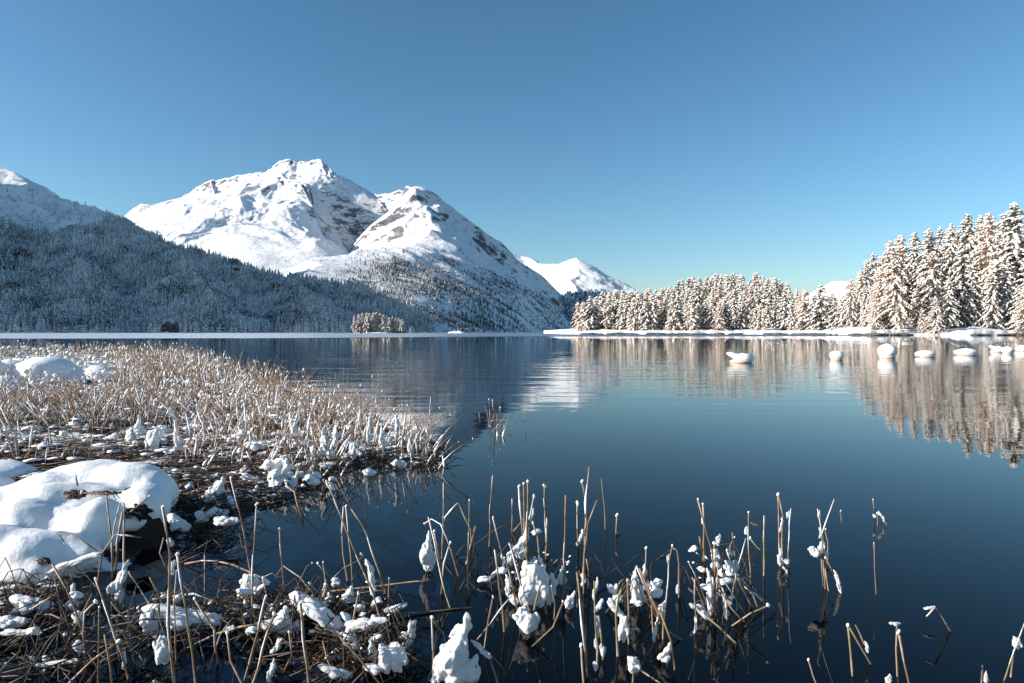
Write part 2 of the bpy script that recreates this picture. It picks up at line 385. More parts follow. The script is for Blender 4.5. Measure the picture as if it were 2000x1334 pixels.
polar('mountain', main_h, np.linspace(-100, 1260, 660), np.concatenate([np.linspace(950, 2100, 110), np.linspace(2110, 5500, 390), np.linspace(5520, 7200, 40)]), M['mountain'])

FAR = [(pl((900,470,8300),(985,492,8000),(1000,493,8000),(1018,499,8000),(1035,503,7900),(1050,513,7700),(1070,516,7600),(1095,514,7500),(1110,508,7500),(1126,503,7500),(1138,510,7450),(1145,521,7400),(1158,536,7300),(1172,552,7200),(1190,568,7000),(1230,592,6600)), 0.62),
       (pl((1128,512,7450),(1131,530,7150),(1120,548,6850),(1128,570,6500)), 0.52), (pl((985,492,8000),(1010,515,7600)), 0.6)]
def far_h(X, Y):
    H, D = ridge_height(X+40*fbm(X/250, Y/250, 3, 5)*sstep(7450, 7000, Y), Y, FAR); k = np.maximum(sstep(0, 300, D), sstep(7450, 7200, Y)*0.5)
    return shore_cap(X, Y, H+(ridged(X/600, Y/600, 4, 21, 0.4)-0.58)*(12+55*k)+fbm(X/90, Y/90, 2, 44)*4, 5300)
polar('distant_peak', far_h, np.linspace(880, 1330, 240), np.linspace(5300, 9500, 150), M['far_peak'])
FAR2 = [(pl((1560,620,9000),(1595,590,9000),(1612,560,9000),(1630,548,9000),(1650,547,9000),(1672,552,9000),(1700,575,9000),(1760,620,9000)), 0.6)]
polar('distant_ridge', lambda X, Y: shore_cap(X, Y, ridge_height(X, Y, FAR2)[0]+(ridged(X/500, Y/500, 4, 51)-0.55)*30, 7200), np.linspace(1450, 1850, 120), np.linspace(7200, 10500, 70), M['far_peak'])
FARH = [(pl((1000,612,4300),(1060,590,4300),(1100,575,4400),(1150,568,4500),(1190,572,4500),(1215,590,4500),(1260,620,4400),(1330,640,4300)), 0.5)]
def farh_h(X, Y):
    H, D = ridge_height(X, Y, FARH); return shore_cap(X, Y, H+(ridged(X/200, Y/200, 4, 61)-0.5)*25, 2500, 0.2)
polar('far_wooded_hill', farh_h, np.linspace(960, 1400, 160), np.linspace(2500, 5600, 90), M['hill'])

HILL = [(pl((-1500,-60,1900),(-900,60,1800),(-450,200,1700),(-150,280,1600),(-40,306,1550),(0,325,1540),(30,338,1530),(60,356,1520),(100,381,1500),(140,394,1480),(185,402,1460),(215,420,1440),(250,440,1430),(290,468,1400),(330,480,1390),(400,499,1370),(440,510,1360),(480,527,1350),(560,543,1330),(640,556,1310),(700,563,1290),(740,582,1280),(790,606,1270),(840,632,1260),(900,662,1260),(960,690,1260)), 0.62),
        (pl((130,470,1320),(150,515,1160),(180,575,1010)), 0.55),
        (pl((-120,300,1560),(-60,420,1250),(-20,540,1020)), 0.55),
        (pl((330,480,1390),(380,540,1180),(420,600,1010)), 0.5),
        (pl((560,543,1330),(600,590,1130),(640,620,1000)), 0.5)]
def hill_h(X, Y):
    H, D = ridge_height(X, Y, HILL); k = sstep(0, 120, D)
    H = H+(ridged(X/140, Y/140, 5, 71)-0.55)*(6+38*k)*sstep(-5, 60, H)
    u = X/Y*F+1000
    return shore_cap(X, Y, H, 900+25*vn(X/60, 0*X, 4)+np.clip((u-700)*2.0, 0, 420), 0.75)
polar('wooded_hill', hill_h, np.linspace(-1500, 980, 640), np.concatenate([np.linspace(860, 1560, 190), np.linspace(1580, 2600, 30)]), M['hill'])

# unseen higher ground beyond the left edge, its crest shaped to shade the hill
WEST = [([q_ for q_ in np.array([(-1950., 1800, 800), (-2400, 1500, 680), (-2900, 1150, 860), (-3300, 800, 1300), (-3600, 500, 1450), (-3800, 100, 1400)])], 0.65)]
X, Y = np.meshgrid(np.linspace(-5600, -1500, 130), np.linspace(-500, 3200, 110))
Z = ridge_height(X, Y, WEST)[0]+(ridged(X/300, Y/300, 4, 81)-0.55)*90; Z = Z*sstep(-0.90, -1.15, X/np.maximum(Y, 300))-5
o = link('west_shade_ridge', npmesh('west_shade_ridge', np.stack([X, Y, Z], -1).reshape(-1, 3), gridfaces(*X.shape), M['mountain'], True)); tag(o, kind='structure')

# ------------------------------------------------------------------ far forests (thousands of conifers, one mass each)
def far_tree_proto(seed, tiers=4, sides=6):
    r = np.random.default_rng(seed); V = []; Fs = []
    for i in range(tiers):
        z0 = i/tiers*0.86+0.02; z1 = min(1, z0+1.55/tiers); R0 = 0.19*(1-i/tiers)**0.85+0.02
        b0 = len(V); V.append((r.normal(0, .008), r.normal(0, .008), z1))
        off = r.uniform(0, 6)
        for k in range(sides):
            a = off+2*math.pi*k/sides; rr = R0*r.uniform(0.6, 1.3); V.append((rr*math.cos(a), rr*math.sin(a), z0+r.uniform(-.04, .04)))
        for k in range(sides): Fs.append((b0, b0+1+k, b0+1+(k+1) % sides))
    return np.array(V), np.array(Fs)
def plant_forest(name, pts, hts, mat_, label, tiers=4, sides=6, wide=1.0):
    protos = [far_tree_proto(100+i, tiers, sides) for i in range(8)]
    which = rng.integers(0, 8, len(pts)); VV = []; FF = []; base = 0
    for k, (V, Fs) in enumerate(protos):
        idx = np.where(which == k)[0]
        if not len(idx): continue
        a = rng.uniform(0, 6.28, len(idx)); c, s = np.cos(a), np.sin(a); h = hts[idx]; w = h*rng.uniform(0.75, 1.2, len(idx))*wide
        x = (V[None, :, 0]*c[:, None]-V[None, :, 1]*s[:, None])*w[:, None]+pts[idx, 0][:, None]
        y = (V[None, :, 0]*s[:, None]+V[None, :, 1]*c[:, None])*w[:, None]+pts[idx, 1][:, None]
        z = V[None, :, 2]*h[:, None]+pts[idx, 2][:, None]
        VV.append(np.stack([x, y, z], -1).reshape(-1, 3))
        FF.append((Fs[None]+(np.arange(len(idx))*len(V))[:, None, None]+base).reshape(-1, 3)); base += len(idx)*len(V)
    o = link(name, npmesh(name, np.concatenate(VV), np.concatenate(FF), mat_)); tag(o, label, 'forest', kind='stuff'); return o
# hillside on the left
N = 60000
px = rng.uniform(-160, 850, N); y = rng.uniform(880, 1500, N); X = (px-1000)/F*y; Z = hill_h(X, y)
dens = 0.80+0.35*fbm(X/60, y/60, 3, 90)
line = np.interp(px, [-160, 0, 110, 200, 300, 900], [240, 215, 190, 230, 400, 400])
dens = np.where(Z > line, dens*0.10*np.exp(-(Z-line)/120)+0.012, dens+0.1)
dens = dens*(X*0+1)*np.where((fbm(X/35, y/80, 2, 95) > 0.62), 0.15, 1)
keep = (Z > 0.5) & (rng.uniform(0, 1, N) < dens*0.6*(1+sstep(150, 0, Z)*0.3)); X, y, Z = X[keep], y[keep], Z[keep]
h = rng.uniform(10, 19, len(X))*(0.55+0.45*sstep(260, 120, Z))
plant_forest('hillside_forest', np.stack([X, y, Z-0.3], -1), h, M['forest'], 'dense snow dusted conifer forest covering the shaded hillside on the left shore')
print('hill trees', len(X))
# foot of the big mountain
N = 60000
px = rng.uniform(600, 1180, N); y = 960*(3900/960)**rng.uniform(0, 1, N); X = (px-1000)/F*y; Z = main_h(X, y)
line = np.interp(px, [520, 640, 700, 800, 900, 1000, 1100, 1240], [0, 60, 230, 330, 290, 240, 170, 100])
patch = fbm(X/160, y/220, 4, 120)
dens = np.where(Z > line*np.clip(y/2800, 0.5, 1.1), 0.10*np.exp(-(Z-line)/60), 0.62+0.9*patch)*np.clip(y/1800, 0.5, 1)
keep = (Z > 1) & (rng.uniform(0, 1, N) < dens*0.55); X, y, Z = X[keep], y[keep], Z[keep]
plant_forest('mountainside_forest', np.stack([X, y, Z-0.4], -1), rng.uniform(6, 14, len(X))*np.clip(y/2200, 0.7, 1.1), M['forest_dark'], 'open conifer forest climbing the shaded foot of the big mountain', 3, 5, 1.1)
print('mountain trees', len(X))
N = 14000
px = rng.uniform(1020, 1300, N); y = rng.uniform(2700, 4600, N); X = (px-1000)/F*y; Z = farh_h(X, y)
keep = (Z > 1) & (rng.uniform(0, 1, N) < 0.5); X, y, Z = X[keep], y[keep], Z[keep]
plant_forest('valley_forest', np.stack([X, y, Z-0.4], -1), rng.uniform(12, 20, len(X)), M['forest_dark'], 'dark conifer forest on the low hill beneath the distant peak', 2, 5, 1.4)

def outcrop(px, py, w, h, D, seed, label):
    r = np.random.default_rng(seed); mb = MB(); s = D/F
    for i in range(16):
        V, Fs = ICO2; V = V.copy()
        for _ in range(8):
            d = r.normal(size=3); d /= np.linalg.norm(d); c = r.uniform(0.45, 0.8); k = V@d; V = V-np.where(k > c, k-c, 0)[:, None]*d
        mb.add(V*A_(w*s*r.uniform(.1, .24), w*s*0.25, h*s*r.uniform(.15, .45))+A_(r.uniform(-.42, .42)*w*s, r.uniform(-.1, .1)*w*s, r.uniform(-.3, .3)*h*s), Fs)
    o = link('rock_outcrop', mb.mesh('rock_outcrop', M['rock']), None, P(px, py, D)); tag(o, label, 'rock outcrop')
A_ = lambda *v: np.array(v, float)
outcrop(332, 640, 36, 26, 900, 3, 'dark bare rock outcrop at the waterline below the left forest')
outcrop(462, 526, 14, 8, 1290, 5, 'small dark crag high in the left forest near its skyline')

# ------------------------------------------------------------------ snow-laden conifers
def conifer(seed, mat_needle, kind='spruce', detail=1.0, Hh=20.0):
    """returns (trunk, crown, snow) meshes; about Hh metres tall, base at the origin"""
    r = np.random.default_rng(seed)
    n_br = int(150*detail); crown = MB(); snow = MB(); tk = MB()
    lean = r.normal(0, 0.012, 2)
    zs = np.linspace(0, Hh, 9)
    tk.add(*tube(np.stack([lean[0]*zs+0.1*np.sin(zs*0.4+seed), lean[1]*zs, zs], -1), np.interp(zs, [0, 1, Hh], [0.36, 0.27, 0.02]), 7))
    # a stub spray: flattened spindle along +x, 6 verts
    OV = np.array([(0, 0, 0), (0.45, 0.5, -.08), (0.45, -0.5, -.08), (0.45, 0, 0.5), (0.45, 0, -0.5), (1, 0, -0.1)])
    OF = np.array([(0, 1, 3), (0, 3, 2), (0, 2, 4), (0, 4, 1), (5, 3, 1), (5, 2, 3), (5, 4, 2), (5, 1, 4)])
    def spray(mb, p, d, L, w, t):
        x = d/np.linalg.norm(d); yv = np.cross((0, 0, 1), x); ny = np.linalg.norm(yv); yv = yv/ny if ny > .05 else np.array((1., 0, 0)); zv = np.cross(x, yv)
        V = OV*(1+r.normal(0, 0.10, OV.shape)); mb.add(p+V[:, :1]*L*x+V[:, 1:2]*w*yv+V[:, 2:3]*t*zv, OF)
    Rm = {'spruce': 0.235, 'larch': 0.27, 'slim': 0.20}[kind]*Hh
    lop = r.uniform(0, 6.28)
    for i in range(n_br):
        t = (i+r.uniform(0, 1))/n_br; t = t**1.12; z = Hh*(0.06+0.93*t)
        a = i*2.39996+r.normal(0, 0.35)
        Lb = (Rm*(1-t)**0.66+0.20)*r.uniform(0.55, 1.15)*(1+0.15*math.cos(a-lop))
        if t < 0.12: Lb *= r.uniform(0.5, 1)
        up = r.uniform(-0.15, 0.25) if t < 0.75 else r.uniform(0.2, 0.9)
        dr = {'spruce': 0.62, 'larch': 0.5, 'slim': 0.7}[kind]*r.uniform(0.7, 1.2)
        ca, sa = math.cos(a), math.sin(a); root = np.array([lean[0]*z, lean[1]*z, z])
        ns = max(2, int(round(Lb/(0.55/detail**0.5))))
        prev = root
        for k in range(1, ns+1):
            q = k/ns; rad = Lb*q; zz = up*rad-dr*rad*q
            p = root+np.array([ca*rad, sa*rad, zz]); d = p-prev; seg = np.linalg.norm(d)
            wid = (0.42+0.35*Lb/Rm)*(1.15-0.55*q)/detail**0.4
            spray(crown, prev, d, seg*1.6, wid*1.5, 0.22)
            if r.uniform() < 0.93: spray(snow, prev+(0, 0, 0.16+0.04*r.uniform()), d, seg*1.5, wid*r.uniform(1.1, 1.7), r.uniform(0.22, 0.38))
            for sgn in (-1, 1):                                  # side twigs that hang
                if q > 0.15 and r.uniform() < 0.85:
                    dd = d/seg*0.75+sgn*np.array([-sa, ca, 0])*r.uniform(0.6, 1.1)+np.array([0, 0, -r.uniform(0.35, 0.9)])
                    Ls = wid*r.uniform(0.9, 1.5); st = prev+d*r.uniform(0.2, 0.9)
                    spray(crown, st, dd, Ls*1.1, 0.34/detail**0.4, 0.24)
                    if r.uniform() < 0.85: spray(snow, st+(0, 0, 0.13), dd*np.array([1, 1, 0.85]), Ls*r.uniform(0.8, 1.1), r.uniform(0.28, 0.45)/detail**0.4, 0.24)
            prev = p
    spray(crown, np.array([lean[0]*Hh, lean[1]*Hh, Hh*0.955]), np.array([0.02, 0, 1.]), Hh*0.05, 0.2, 0.2)
    spray(snow, np.array([lean[0]*Hh, lean[1]*Hh, Hh*0.965]), np.array([0.02, 0.02, 1.]), Hh*0.04, 0.3, 0.3)
    return tk.mesh('trunk', M['bark']), crown.mesh('crown', mat_needle), snow.mesh('snow', M['snow_tree'])
TP = {}
for i in range(4): TP['green', i] = conifer(10+i, M['needle_green'], ['spruce', 'slim', 'spruce', 'larch'][i])
for i in range(3): TP['ochre', i] = conifer(20+i, M['needle_ochre'], 'larch')
for i in range(4): TP['lgreen', i] = conifer(30+i, M['needle_green'], ['spruce', 'larch'][i % 2], 0.42, 13)
for i in range(3): TP['lochre', i] = conifer(40+i, M['needle_ochre'], 'larch', 0.42, 13)
TP['lorange', 0] = conifer(50, M['needle_orange'], 'slim', 0.42, 13)
PH = {'green': 20, 'ochre': 20, 'lgreen': 13, 'lochre': 13, 'lorange': 13}
NAMEOF = {'green': 'spruce_tree', 'ochre': 'larch_tree', 'lgreen': 'spruce_tree', 'lochre': 'larch_tree', 'lorange': 'larch_tree'}
def tree(kind, var, x, y, z, height, label, group, wide=1.0):
    s = height/PH[kind]; t = empty(NAMEOF[kind], (x, y, z), random.uniform(0, 6.28), (s*wide, s*wide, s))
    tk, cr, sn = TP[kind, var]
    link('trunk', tk, t); link('crown', cr, t); link('snow', sn, t)
    tag(t, label, 'tree', group); return t
ORD = ['first','second','third','fourth','fifth','sixth','seventh','eighth','ninth','tenth','eleventh','twelfth','thirteenth','fourteenth','fifteenth','sixteenth','seventeenth','eighteenth','nineteenth','twentieth']
ORD += ['twenty-'+x for x in ORD[:9]]+['thirtieth']+['thirty-'+x for x in ORD[:9]]+['fortieth']+['forty-'+x for x in ORD[:9]]+['fiftieth']

# land under the two woods on the right shore
def land_h(X, Y):
    u = X/Y*F+1000
    ysh = np.interp(u, [1060, 1095, 1130, 1300, 1450, 1560, 1610, 1640, 1700, 1800, 1900, 2000, 2400], [420, 245, 222, 205, 200, 190, 178, 158, 146, 150, 140, 148, 120])
    ysh = ysh+2.5*vn(u/22, 0*u, 6)+0.5*vn(u/9, 0*u, 16)
    d = Y-ysh
    bank = 1.7*(1-np.exp(-np.clip(d, 0, None)/6))+0.25*fbm(X/7, Y/7, 3, 33)
    mid = np.interp(u, [1080, 1130, 1250, 1350, 1450, 1520, 1580, 1640, 1700], [0, 1, 4, 10, 15, 13, 5, 2, 2])*sstep(8, 115, d)
    right = np.interp(u, [1640, 1700, 1760, 1850, 1950, 2100, 2400], [0, 2, 6, 11, 14, 18, 20])*sstep(10, 60, d)
    h = bank+mid+right
    back = sstep(150, 260, d); h = h*(1-back)-3*back
    return np.where(d < 0, np.clip(d*0.25, -2, 0)-0.05, np.maximum(h, 0.08+0.25*np.clip(d,0,4)))
U, Dd = np.meshgrid(np.linspace(1062, 2600, 560), np.concatenate([np.linspace(-12, 30, 60), np.linspace(33, 300, 60)]))
def ysh_of(u): return np.interp(u, [1060, 1095, 1130, 1300, 1450, 1560, 1610, 1640, 1700, 1800, 1900, 2000, 2400], [420, 245, 222, 205, 200, 190, 178, 158, 146, 150, 140, 148, 120])
Yg = ysh_of(U)+Dd; Xg = (U-1000)/F*Yg
o = link('snowy_shore', npmesh('snowy_shore', np.stack([Xg, Yg, land_h(Xg, Yg)], -1).reshape(-1, 3), gridfaces(*Xg.shape), M['snow_ground'], True)); tag(o, kind='structure')

placed = []
def top_tree(px, topy, D, kind, var, label, group, wide=1.0):
    x = (px-1000)/F*D; z = float(land_h(np.array([x]), np.array([float(D)]))[0]); top = CH+(HZ-topy)/F*D
    placed.append((x, D)); return tree(kind, var, x, D, z-0.1, max(3, top-z), label, group, wide)
# right wood: the trees of the front and the crest, each as tall as it shows
RW = [ # px, top, depth, kind, var, wide, description
 (1663, 545, 172, 'ochre', 0, 1.0, 'small larch with rusty ochre needles at the left end of the right wood'),
 (1680, 528, 178, 'ochre', 2, 1.1, 'pinkish larch on the lowest step of the right wood skyline'),
 (1694, 507, 184, 'green', 0, 1.0, 'snowy spruce on the second step of the right wood skyline'),
 (1690, 556, 168, 'green', 1, 1.0, 'short snowy spruce just right of the small rusty larch'),
 (1706, 492, 190, 'green', 2, .9, 'slender spruce forming the left shoulder of the right wood'),
 (1722, 520, 160, 'ochre', 1, 1.25, 'broad pinkish larch low on the left flank of the right wood'),
 (1738, 470, 182, 'ochre', 2, 1.1, 'frosted larch on the rising left skyline of the right wood'),
 (1745, 505, 156, 'ochre', 0, 1.2, 'pale ochre larch with rusty top standing left of the dark hollow'),
 (1760, 458, 190, 'ochre', 1, 1.1, 'tall larch, first high snowy top from the left of the right wood'),
 (1784, 452, 188, 'green', 0, 1.0, 'snow-laden spruce between two tall larches on the skyline'),
 (1757, 575, 154, 'ochre', 2, 1.0, 'small snow-bent larch leaning by the wooden bench'),
 (1816, 445, 178, 'green', 2, 1.15, 'broad white spruce above the dark hollow in the right wood'),
 (1822, 490, 162, 'ochre', 0, 1.15, 'ochre tinted larch right of the dark hollow'),
 (1826, 580, 149, 'ochre', 1, 1.25, 'small bushy conifer heaped with snow on the open bank'),
 (1838, 442, 196, 'green', 1, 1.0, 'thin spruce showing only its tip between two taller ones'),
 (1853, 436, 185, 'green', 3, .95, 'tall green spruce with heavy snow pads left of the round topped pair'),
 (1876, 475, 160, 'green', 2, 1.15, 'large snowy spruce in front with branches down to the bank'),
 (1892, 417, 182, 'green', 0, 1.2, 'round topped spruce, second highest on the skyline of the right wood'),
 (1903, 500, 158, 'green', 3, .9, 'shaded dark spruce right of the large front spruce'),
 (1916, 419, 192, 'green', 2, .9, 'spruce tip just right of the round topped spruce'),
 (1932, 416, 176, 'ochre', 2, 1.1, 'tall larch with thin pinkish branches near the right edge'),
 (1938, 530, 154, 'green', 1, 1.2, 'dark lower spruce standing beneath the tall pinkish larch'),
 (1958, 420, 190, 'green', 3, .9, 'snowy spruce leaning behind the tallest tree'),
 (1984, 395, 168, 'green', 2, 1.25, 'tallest spruce of the right wood with wide snowy boughs'),
 (2003, 505, 150, 'green', 0, 1.3, 'wide spruce cut by the right edge of the picture'),
 (2006, 560, 146, 'ochre', 0, 1.2, 'low ochre larch at the right edge in front of the wide spruce'),
 (1708, 590, 156, 'ochre', 1, 1.2, 'bushy frosted larch at the foot of the left flank'),
 (1790, 560, 165, 'green', 1, 1.1, 'dark spruce inside the hollow behind the bench'),
 (1850, 540, 156, 'green', 3, 1.0, 'mid-sized spruce between the ochre larch and the large front spruce'),
 (1970, 500, 160, 'green', 3, 1.0, 'shaded spruce under the boughs of the tallest tree'),
 (1799, 600, 152, 'ochre', 0, 0.9, 'young larch bowed by snow just right of the bench'),
 (2035, 420, 165, 'green', 1, 1.2, 'tall spruce just beyond the right edge'),
 (2070, 450, 160, 'green', 2, 1.2, 'broad spruce further beyond the right edge'),
]
for (px, ty, D, kd, vr, wd, lb) in RW: top_tree(px, ty, D, kd, vr, lb, 'trees of the wood at right', wd)
for i in range(26):
    px = random.uniform(1700, 2120); D = random.uniform(190, 225); x = (px-1000)/F*D
    sky_y = np.interp(px, [1700, 1740, 1800, 1890, 2000, 2120], [520, 485, 468, 440, 430, 430])
    top_tree(px, sky_y+random.uniform(0, 30), D, 'green', random.randrange(4), 'dark spruce half hidden deep in the wood at right', 'hidden trees deep in the wood at right', 1.1)
# middle wood: front row, then the slope behind
MW = [(1130,592),(1141,586),(1152,578),(1163,583),(1176,570),(1189,578),(1200,573),(1213,585),(1225,574),(1238,580),(1251,572),(1262,586),(1274,575),(1287,583),(1299,577),(1312,588),(1325,580),(1338,590),(1350,583),(1363,592),(1377,583),(1391,580),(1404,590),(1417,583),(1433,600),(1447,585),(1461,580),(1474,598),(1487,590),(1501,578),(1515,586),(1530,578),(1546,584),(1560,590),(1574,570),(1588,578),(1602,560),(1616,575),(1630,588),(1645,578)]
gm = 'trees of the wood in the middle'
for i, (px, ty) in enumerate(MW):
    oc = random.random() < 0.42
    D = float(ysh_of(px))+random.uniform(8, 22)
    lb = ('ochre larch' if oc else 'green spruce')+' in snow, '+ORD[i]+' from left in the front row of the middle wood'
    kd = 'lochre' if oc else 'lgreen'
    top_tree(px, ty+random.uniform(-4, 4), D, kd, random.randrange(3 if oc else 4), lb, gm, random.uniform(1.0, 1.3))
tops = ([1120, 1150, 1185, 1250, 1300, 1345, 1400, 1460, 1500, 1540, 1570, 1600, 1650], [600, 585, 568, 562, 557, 540, 534, 528, 534, 553, 574, 570, 570])
cnt = 0
for i in range(195):
    q = i/195; px = 1135+500*((q*1.618*7) % 1.0); 
    if px > 1545 and random.random() < 0.5: continue
    d = random.uniform(26, 122) if px < 1560 else random.uniform(20, 60)
    D = float(ysh_of(px))+d; x = (px-1000)/F*D; z = float(land_h(np.array([x]), np.array([D]))[0])
    hgt = random.uniform(8.5, 12.5); ty = HZ-(z+hgt-CH)/D*F; lim = np.interp(px, *tops)
    ty = max(ty, lim+random.uniform(0, 5))
    if d > 90: ty = lim+random.uniform(0, 8)
    oc = random.random() < 0.3
    top_tree(px, ty, D, 'lochre' if oc else 'lgreen', random.randrange(3), 'ochre larch on the slope behind the front row of the middle wood' if oc else 'snowy spruce on the slope behind the front row of the middle wood', ('larches' if oc else 'spruces')+' on the slope of the middle wood', random.uniform(1, 1.25))

# ------------------------------------------------------------------ islands
def blob_ground(name, cx, cy, rx, ry, hh, matn, z0=-0.4, seed=0):
    th = np.linspace(0, 2*math.pi, 49)[:-1]; V = [(cx, cy, hh)]; Fs = []
    for j, q in enumerate((0.3, 0.6, 0.85, 1.0, 1.1)):
        z = {0: hh*0.95, 1: hh*0.75, 2: hh*0.45, 3: 0.12, 4: z0}[j]
        for k, a in enumerate(th):
            w = 1+0.18*math.sin(3*a+seed)+0.08*math.sin(7*a+2*seed); V.append((cx+rx*q*w*math.cos(a), cy+ry*q*w*math.sin(a), z+(0.25*hh*math.sin(5*a+j) if j < 3 else 0)))
    for k in range(48): Fs.append((0, 1+k, 1+(k+1) % 48, 1+(k+1) % 48))
    for j in range(4):
        for k in range(48): Fs.append((1+j*48+k, 1+(j+1)*48+k, 1+(j+1)*48+(k+1) % 48, 1+j*48+(k+1) % 48))
    mb = MB(); q = np.array(Fs); T = np.concatenate([q[:, [0, 1, 2]], q[:, [0, 2, 3]]]); T = T[T[:, 1] != T[:, 2]]; T = T[T[:, 2] != T[:, 0]]
    mb.add(V, T); o = link(name, mb.mesh(name, matn, True)); tag(o, kind='structure'); return o
DI = 480.0
blob_ground('wooded_island', (743-1000)/F*DI, DI+6, 21, 9, 1.6, M['snow_ground'], seed=1)
isl = [(692, 616, 'lorange', 0)]+[(x, t, 'lgreen', i % 4) for i, (x, t) in enumerate([(702,614),(709,611),(716,610),(722,612),(729,611),(736,610),(742,612),(749,615),(755,617),(761,620),(767,618),(773,622),(779,621),(785,624),(790,628)])]
for i, (px, ty, kd, vr) in enumerate(isl):
    D = DI+random.uniform(-2, 4); x = (px-1000)/F*D; z = 0.9; top = CH+(HZ-ty)/F*D
    lb = 'bright orange larch at the left tip of the wooded island' if i == 0 else 'snow-capped island spruce, '+ORD[i-1]+' to the right of the orange larch'
    if i == 5: kd = 'lochre'
    tree(kd, min(vr, 2) if kd == 'lochre' else vr, x, D, z, top-z, lb, 'trees on the wooded island', 1.25 if i else 1.0)
for k, px in enumerate(range(698, 792, 7)):
    D = DI+9; x = (px-1000)/F*D
    tree('lgreen', k % 4, x, D, 0.9, random.uniform(8, 10.5)*(1 if px < 745 else 0.8), 'snowy spruce in the back row of the wooded island', 'back row trees on the wooded island', 1.25)
D = 470.0; tree('lgreen', 1, (802-1000)/F*D, D, 0, 4.6, 'lone scraggy small tree right of the wooded island', 'trees on the wooded island', 0.8)
blob_ground('snowy_islet', (893-1000)/F*D, D, 5.5, 4, 1.4, M['snow_ground'], seed=4)
for (px, hgt, lb) in ((886, 2.4, 'tiny frosted bush at the left of the snowy islet'), (895, 3.4, 'taller frosted bush in the middle of the snowy islet'), (900, 2.8, 'rounded bush at the right of the snowy islet')):
    tree('lgreen', 2, (px-1000)/F*D, D, 0.5, hgt, lb, 'bushes on the snowy islet', 1.6)

# ------------------------------------------------------------------ things on the right shore
def rough_rock(seed, sub=2):
    r = np.random.default_rng(seed); V, Fs = (ICO2 if sub == 2 else ICO3); V = V.copy()
    for _ in range(7):
        d = r.normal(size=3); d /= np.linalg.norm(d); c = r.uniform(0.5, 0.8); k = V@d; V = V-np.where(k > c, k-c, 0)[:, None]*d
    return V*(1, 1, 0.6), Fs
rk = []
for s in range(5): V, Fs = rough_rock(s); rk.append(npmesh('shore_rock', V, Fs, M['rock']))
def cap_mesh(seed, zsc=0.45):
    V, Fs = ICO3; V = V.copy(); n_ = fbm(V[:, 0]*1.7+seed, V[:, 1]*1.7, 3, seed)*0.12; V = V*(1+n_)[:, None]
    V[:, 2] = np.where(V[:, 2] > 0, V[:, 2]*zsc*1.5, V[:, 2]*0.25); return npmesh('snow_cap', V, Fs, M['snow'], True)
caps = [cap_mesh(i) for i in range(4)]
k = 0
for seg in ((1135,1175,5),(1190,1240,6),(1270,1400,14),(1420,1440,2),(1500,1530,5),(1545,1640,14),(1660,1680,3),(1690,1722,7),(1740,1765,6),(1900,1920,4),(1945,1995,5)):
    for j in range(seg[2]):
        px = seg[0]+(seg[1]-seg[0])*(j+0.5)/seg[2]+random.uniform(-2, 2); D = float(ysh_of(px))-5
        xx = (px-1000)/F*D
        for it in range(30):
            if land_h(np.array([xx]), np.array([D]))[0] > 0.02: break
            D += 0.25; xx = (px-1000)/F*D
        s = random.uniform(0.6, 1.7); o = link('shore_rock', rk[k % 5]); o.location = (xx, D-1.1, 0.15); o.scale = (s*1.6, s, s*0.55); o.rotation_euler = (0, 0, random.uniform(-0.5, 0.5))
        w = 'middle wood' if px < 1645 else 'right wood'
        tag(o, 'small dark rock bared at the waterline below the snowy bank of the '+w, 'rock', 'rocks along the waterline of the '+w); k += 1
def box(cx, cy, cz, sx, sy, sz):
    V = np.array([(x, y, z) for z in (-.5, .5) for y in (-.5, .5) for x in (-.5, .5)])*(sx, sy, sz)+(cx, cy, cz)
    return V, np.array([(0, 2, 3, 1), (4, 5, 7, 6), (0, 1, 5, 4), (2, 6, 7, 3), (0, 4, 6, 2), (1, 3, 7, 5)])
D = 151.0; x = (1772-1000)/F*D; z = float(land_h(np.array([x]), np.array([D]))[0])
bt = empty('park_bench', (x, D, z)); tag(bt, 'dark wooden bench under snow on the bank before the right wood', 'bench')
for nm, bx, mm in (('seat', box(0, 0, 0.5, 2.4, 0.5, 0.1), 'wood'), ('backrest', box(0, 0.28, 0.85, 2.4, 0.08, 0.3), 'wood'), ('leg', box(-1, 0, 0.22, 0.12, 0.5, 0.46), 'wood'), ('leg', box(1, 0, 0.22, 0.12, 0.5, 0.46), 'wood'), ('snow', box(0, -.02, 0.63, 2.3, 0.45, 0.15), 'snow')):
    mb = MB(); mb.add(*bx); link(nm, mb.mesh(nm, M[mm]), bt)
def branchy(name, px, D, L, label):
    mb = MB(); r = np.random.default_rng(int(px)); x = (px-1000)/F*D
    for a in range(6):
        p = np.array([r.uniform(-L, L)*.5, 0, 0.15]); pts = [p]
        d = np.array([r.uniform(-1, 1), r.uniform(-.3, .3), r.uniform(0.1, 0.9)]); 
        for q in range(3): p = p+d*L*0.25; d = d+r.normal(0, 0.3, 3); pts.append(p)
        mb.add(*tube(pts, np.linspace(0.09, 0.02, 4), 5))
    o = link(name, mb.mesh(name, M['bark']), None, (x, D, 0.05)); tag(o, label, 'driftwood', 'driftwood on the waterline of the right shore')
branchy('driftwood', 1738, 147.0, 2.0, 'dark forked driftwood branch jutting up on the waterline below the bench')
branchy('driftwood', 1700, 147.5, 1.5, 'low tangle of driftwood on the waterline left of the forked branch')

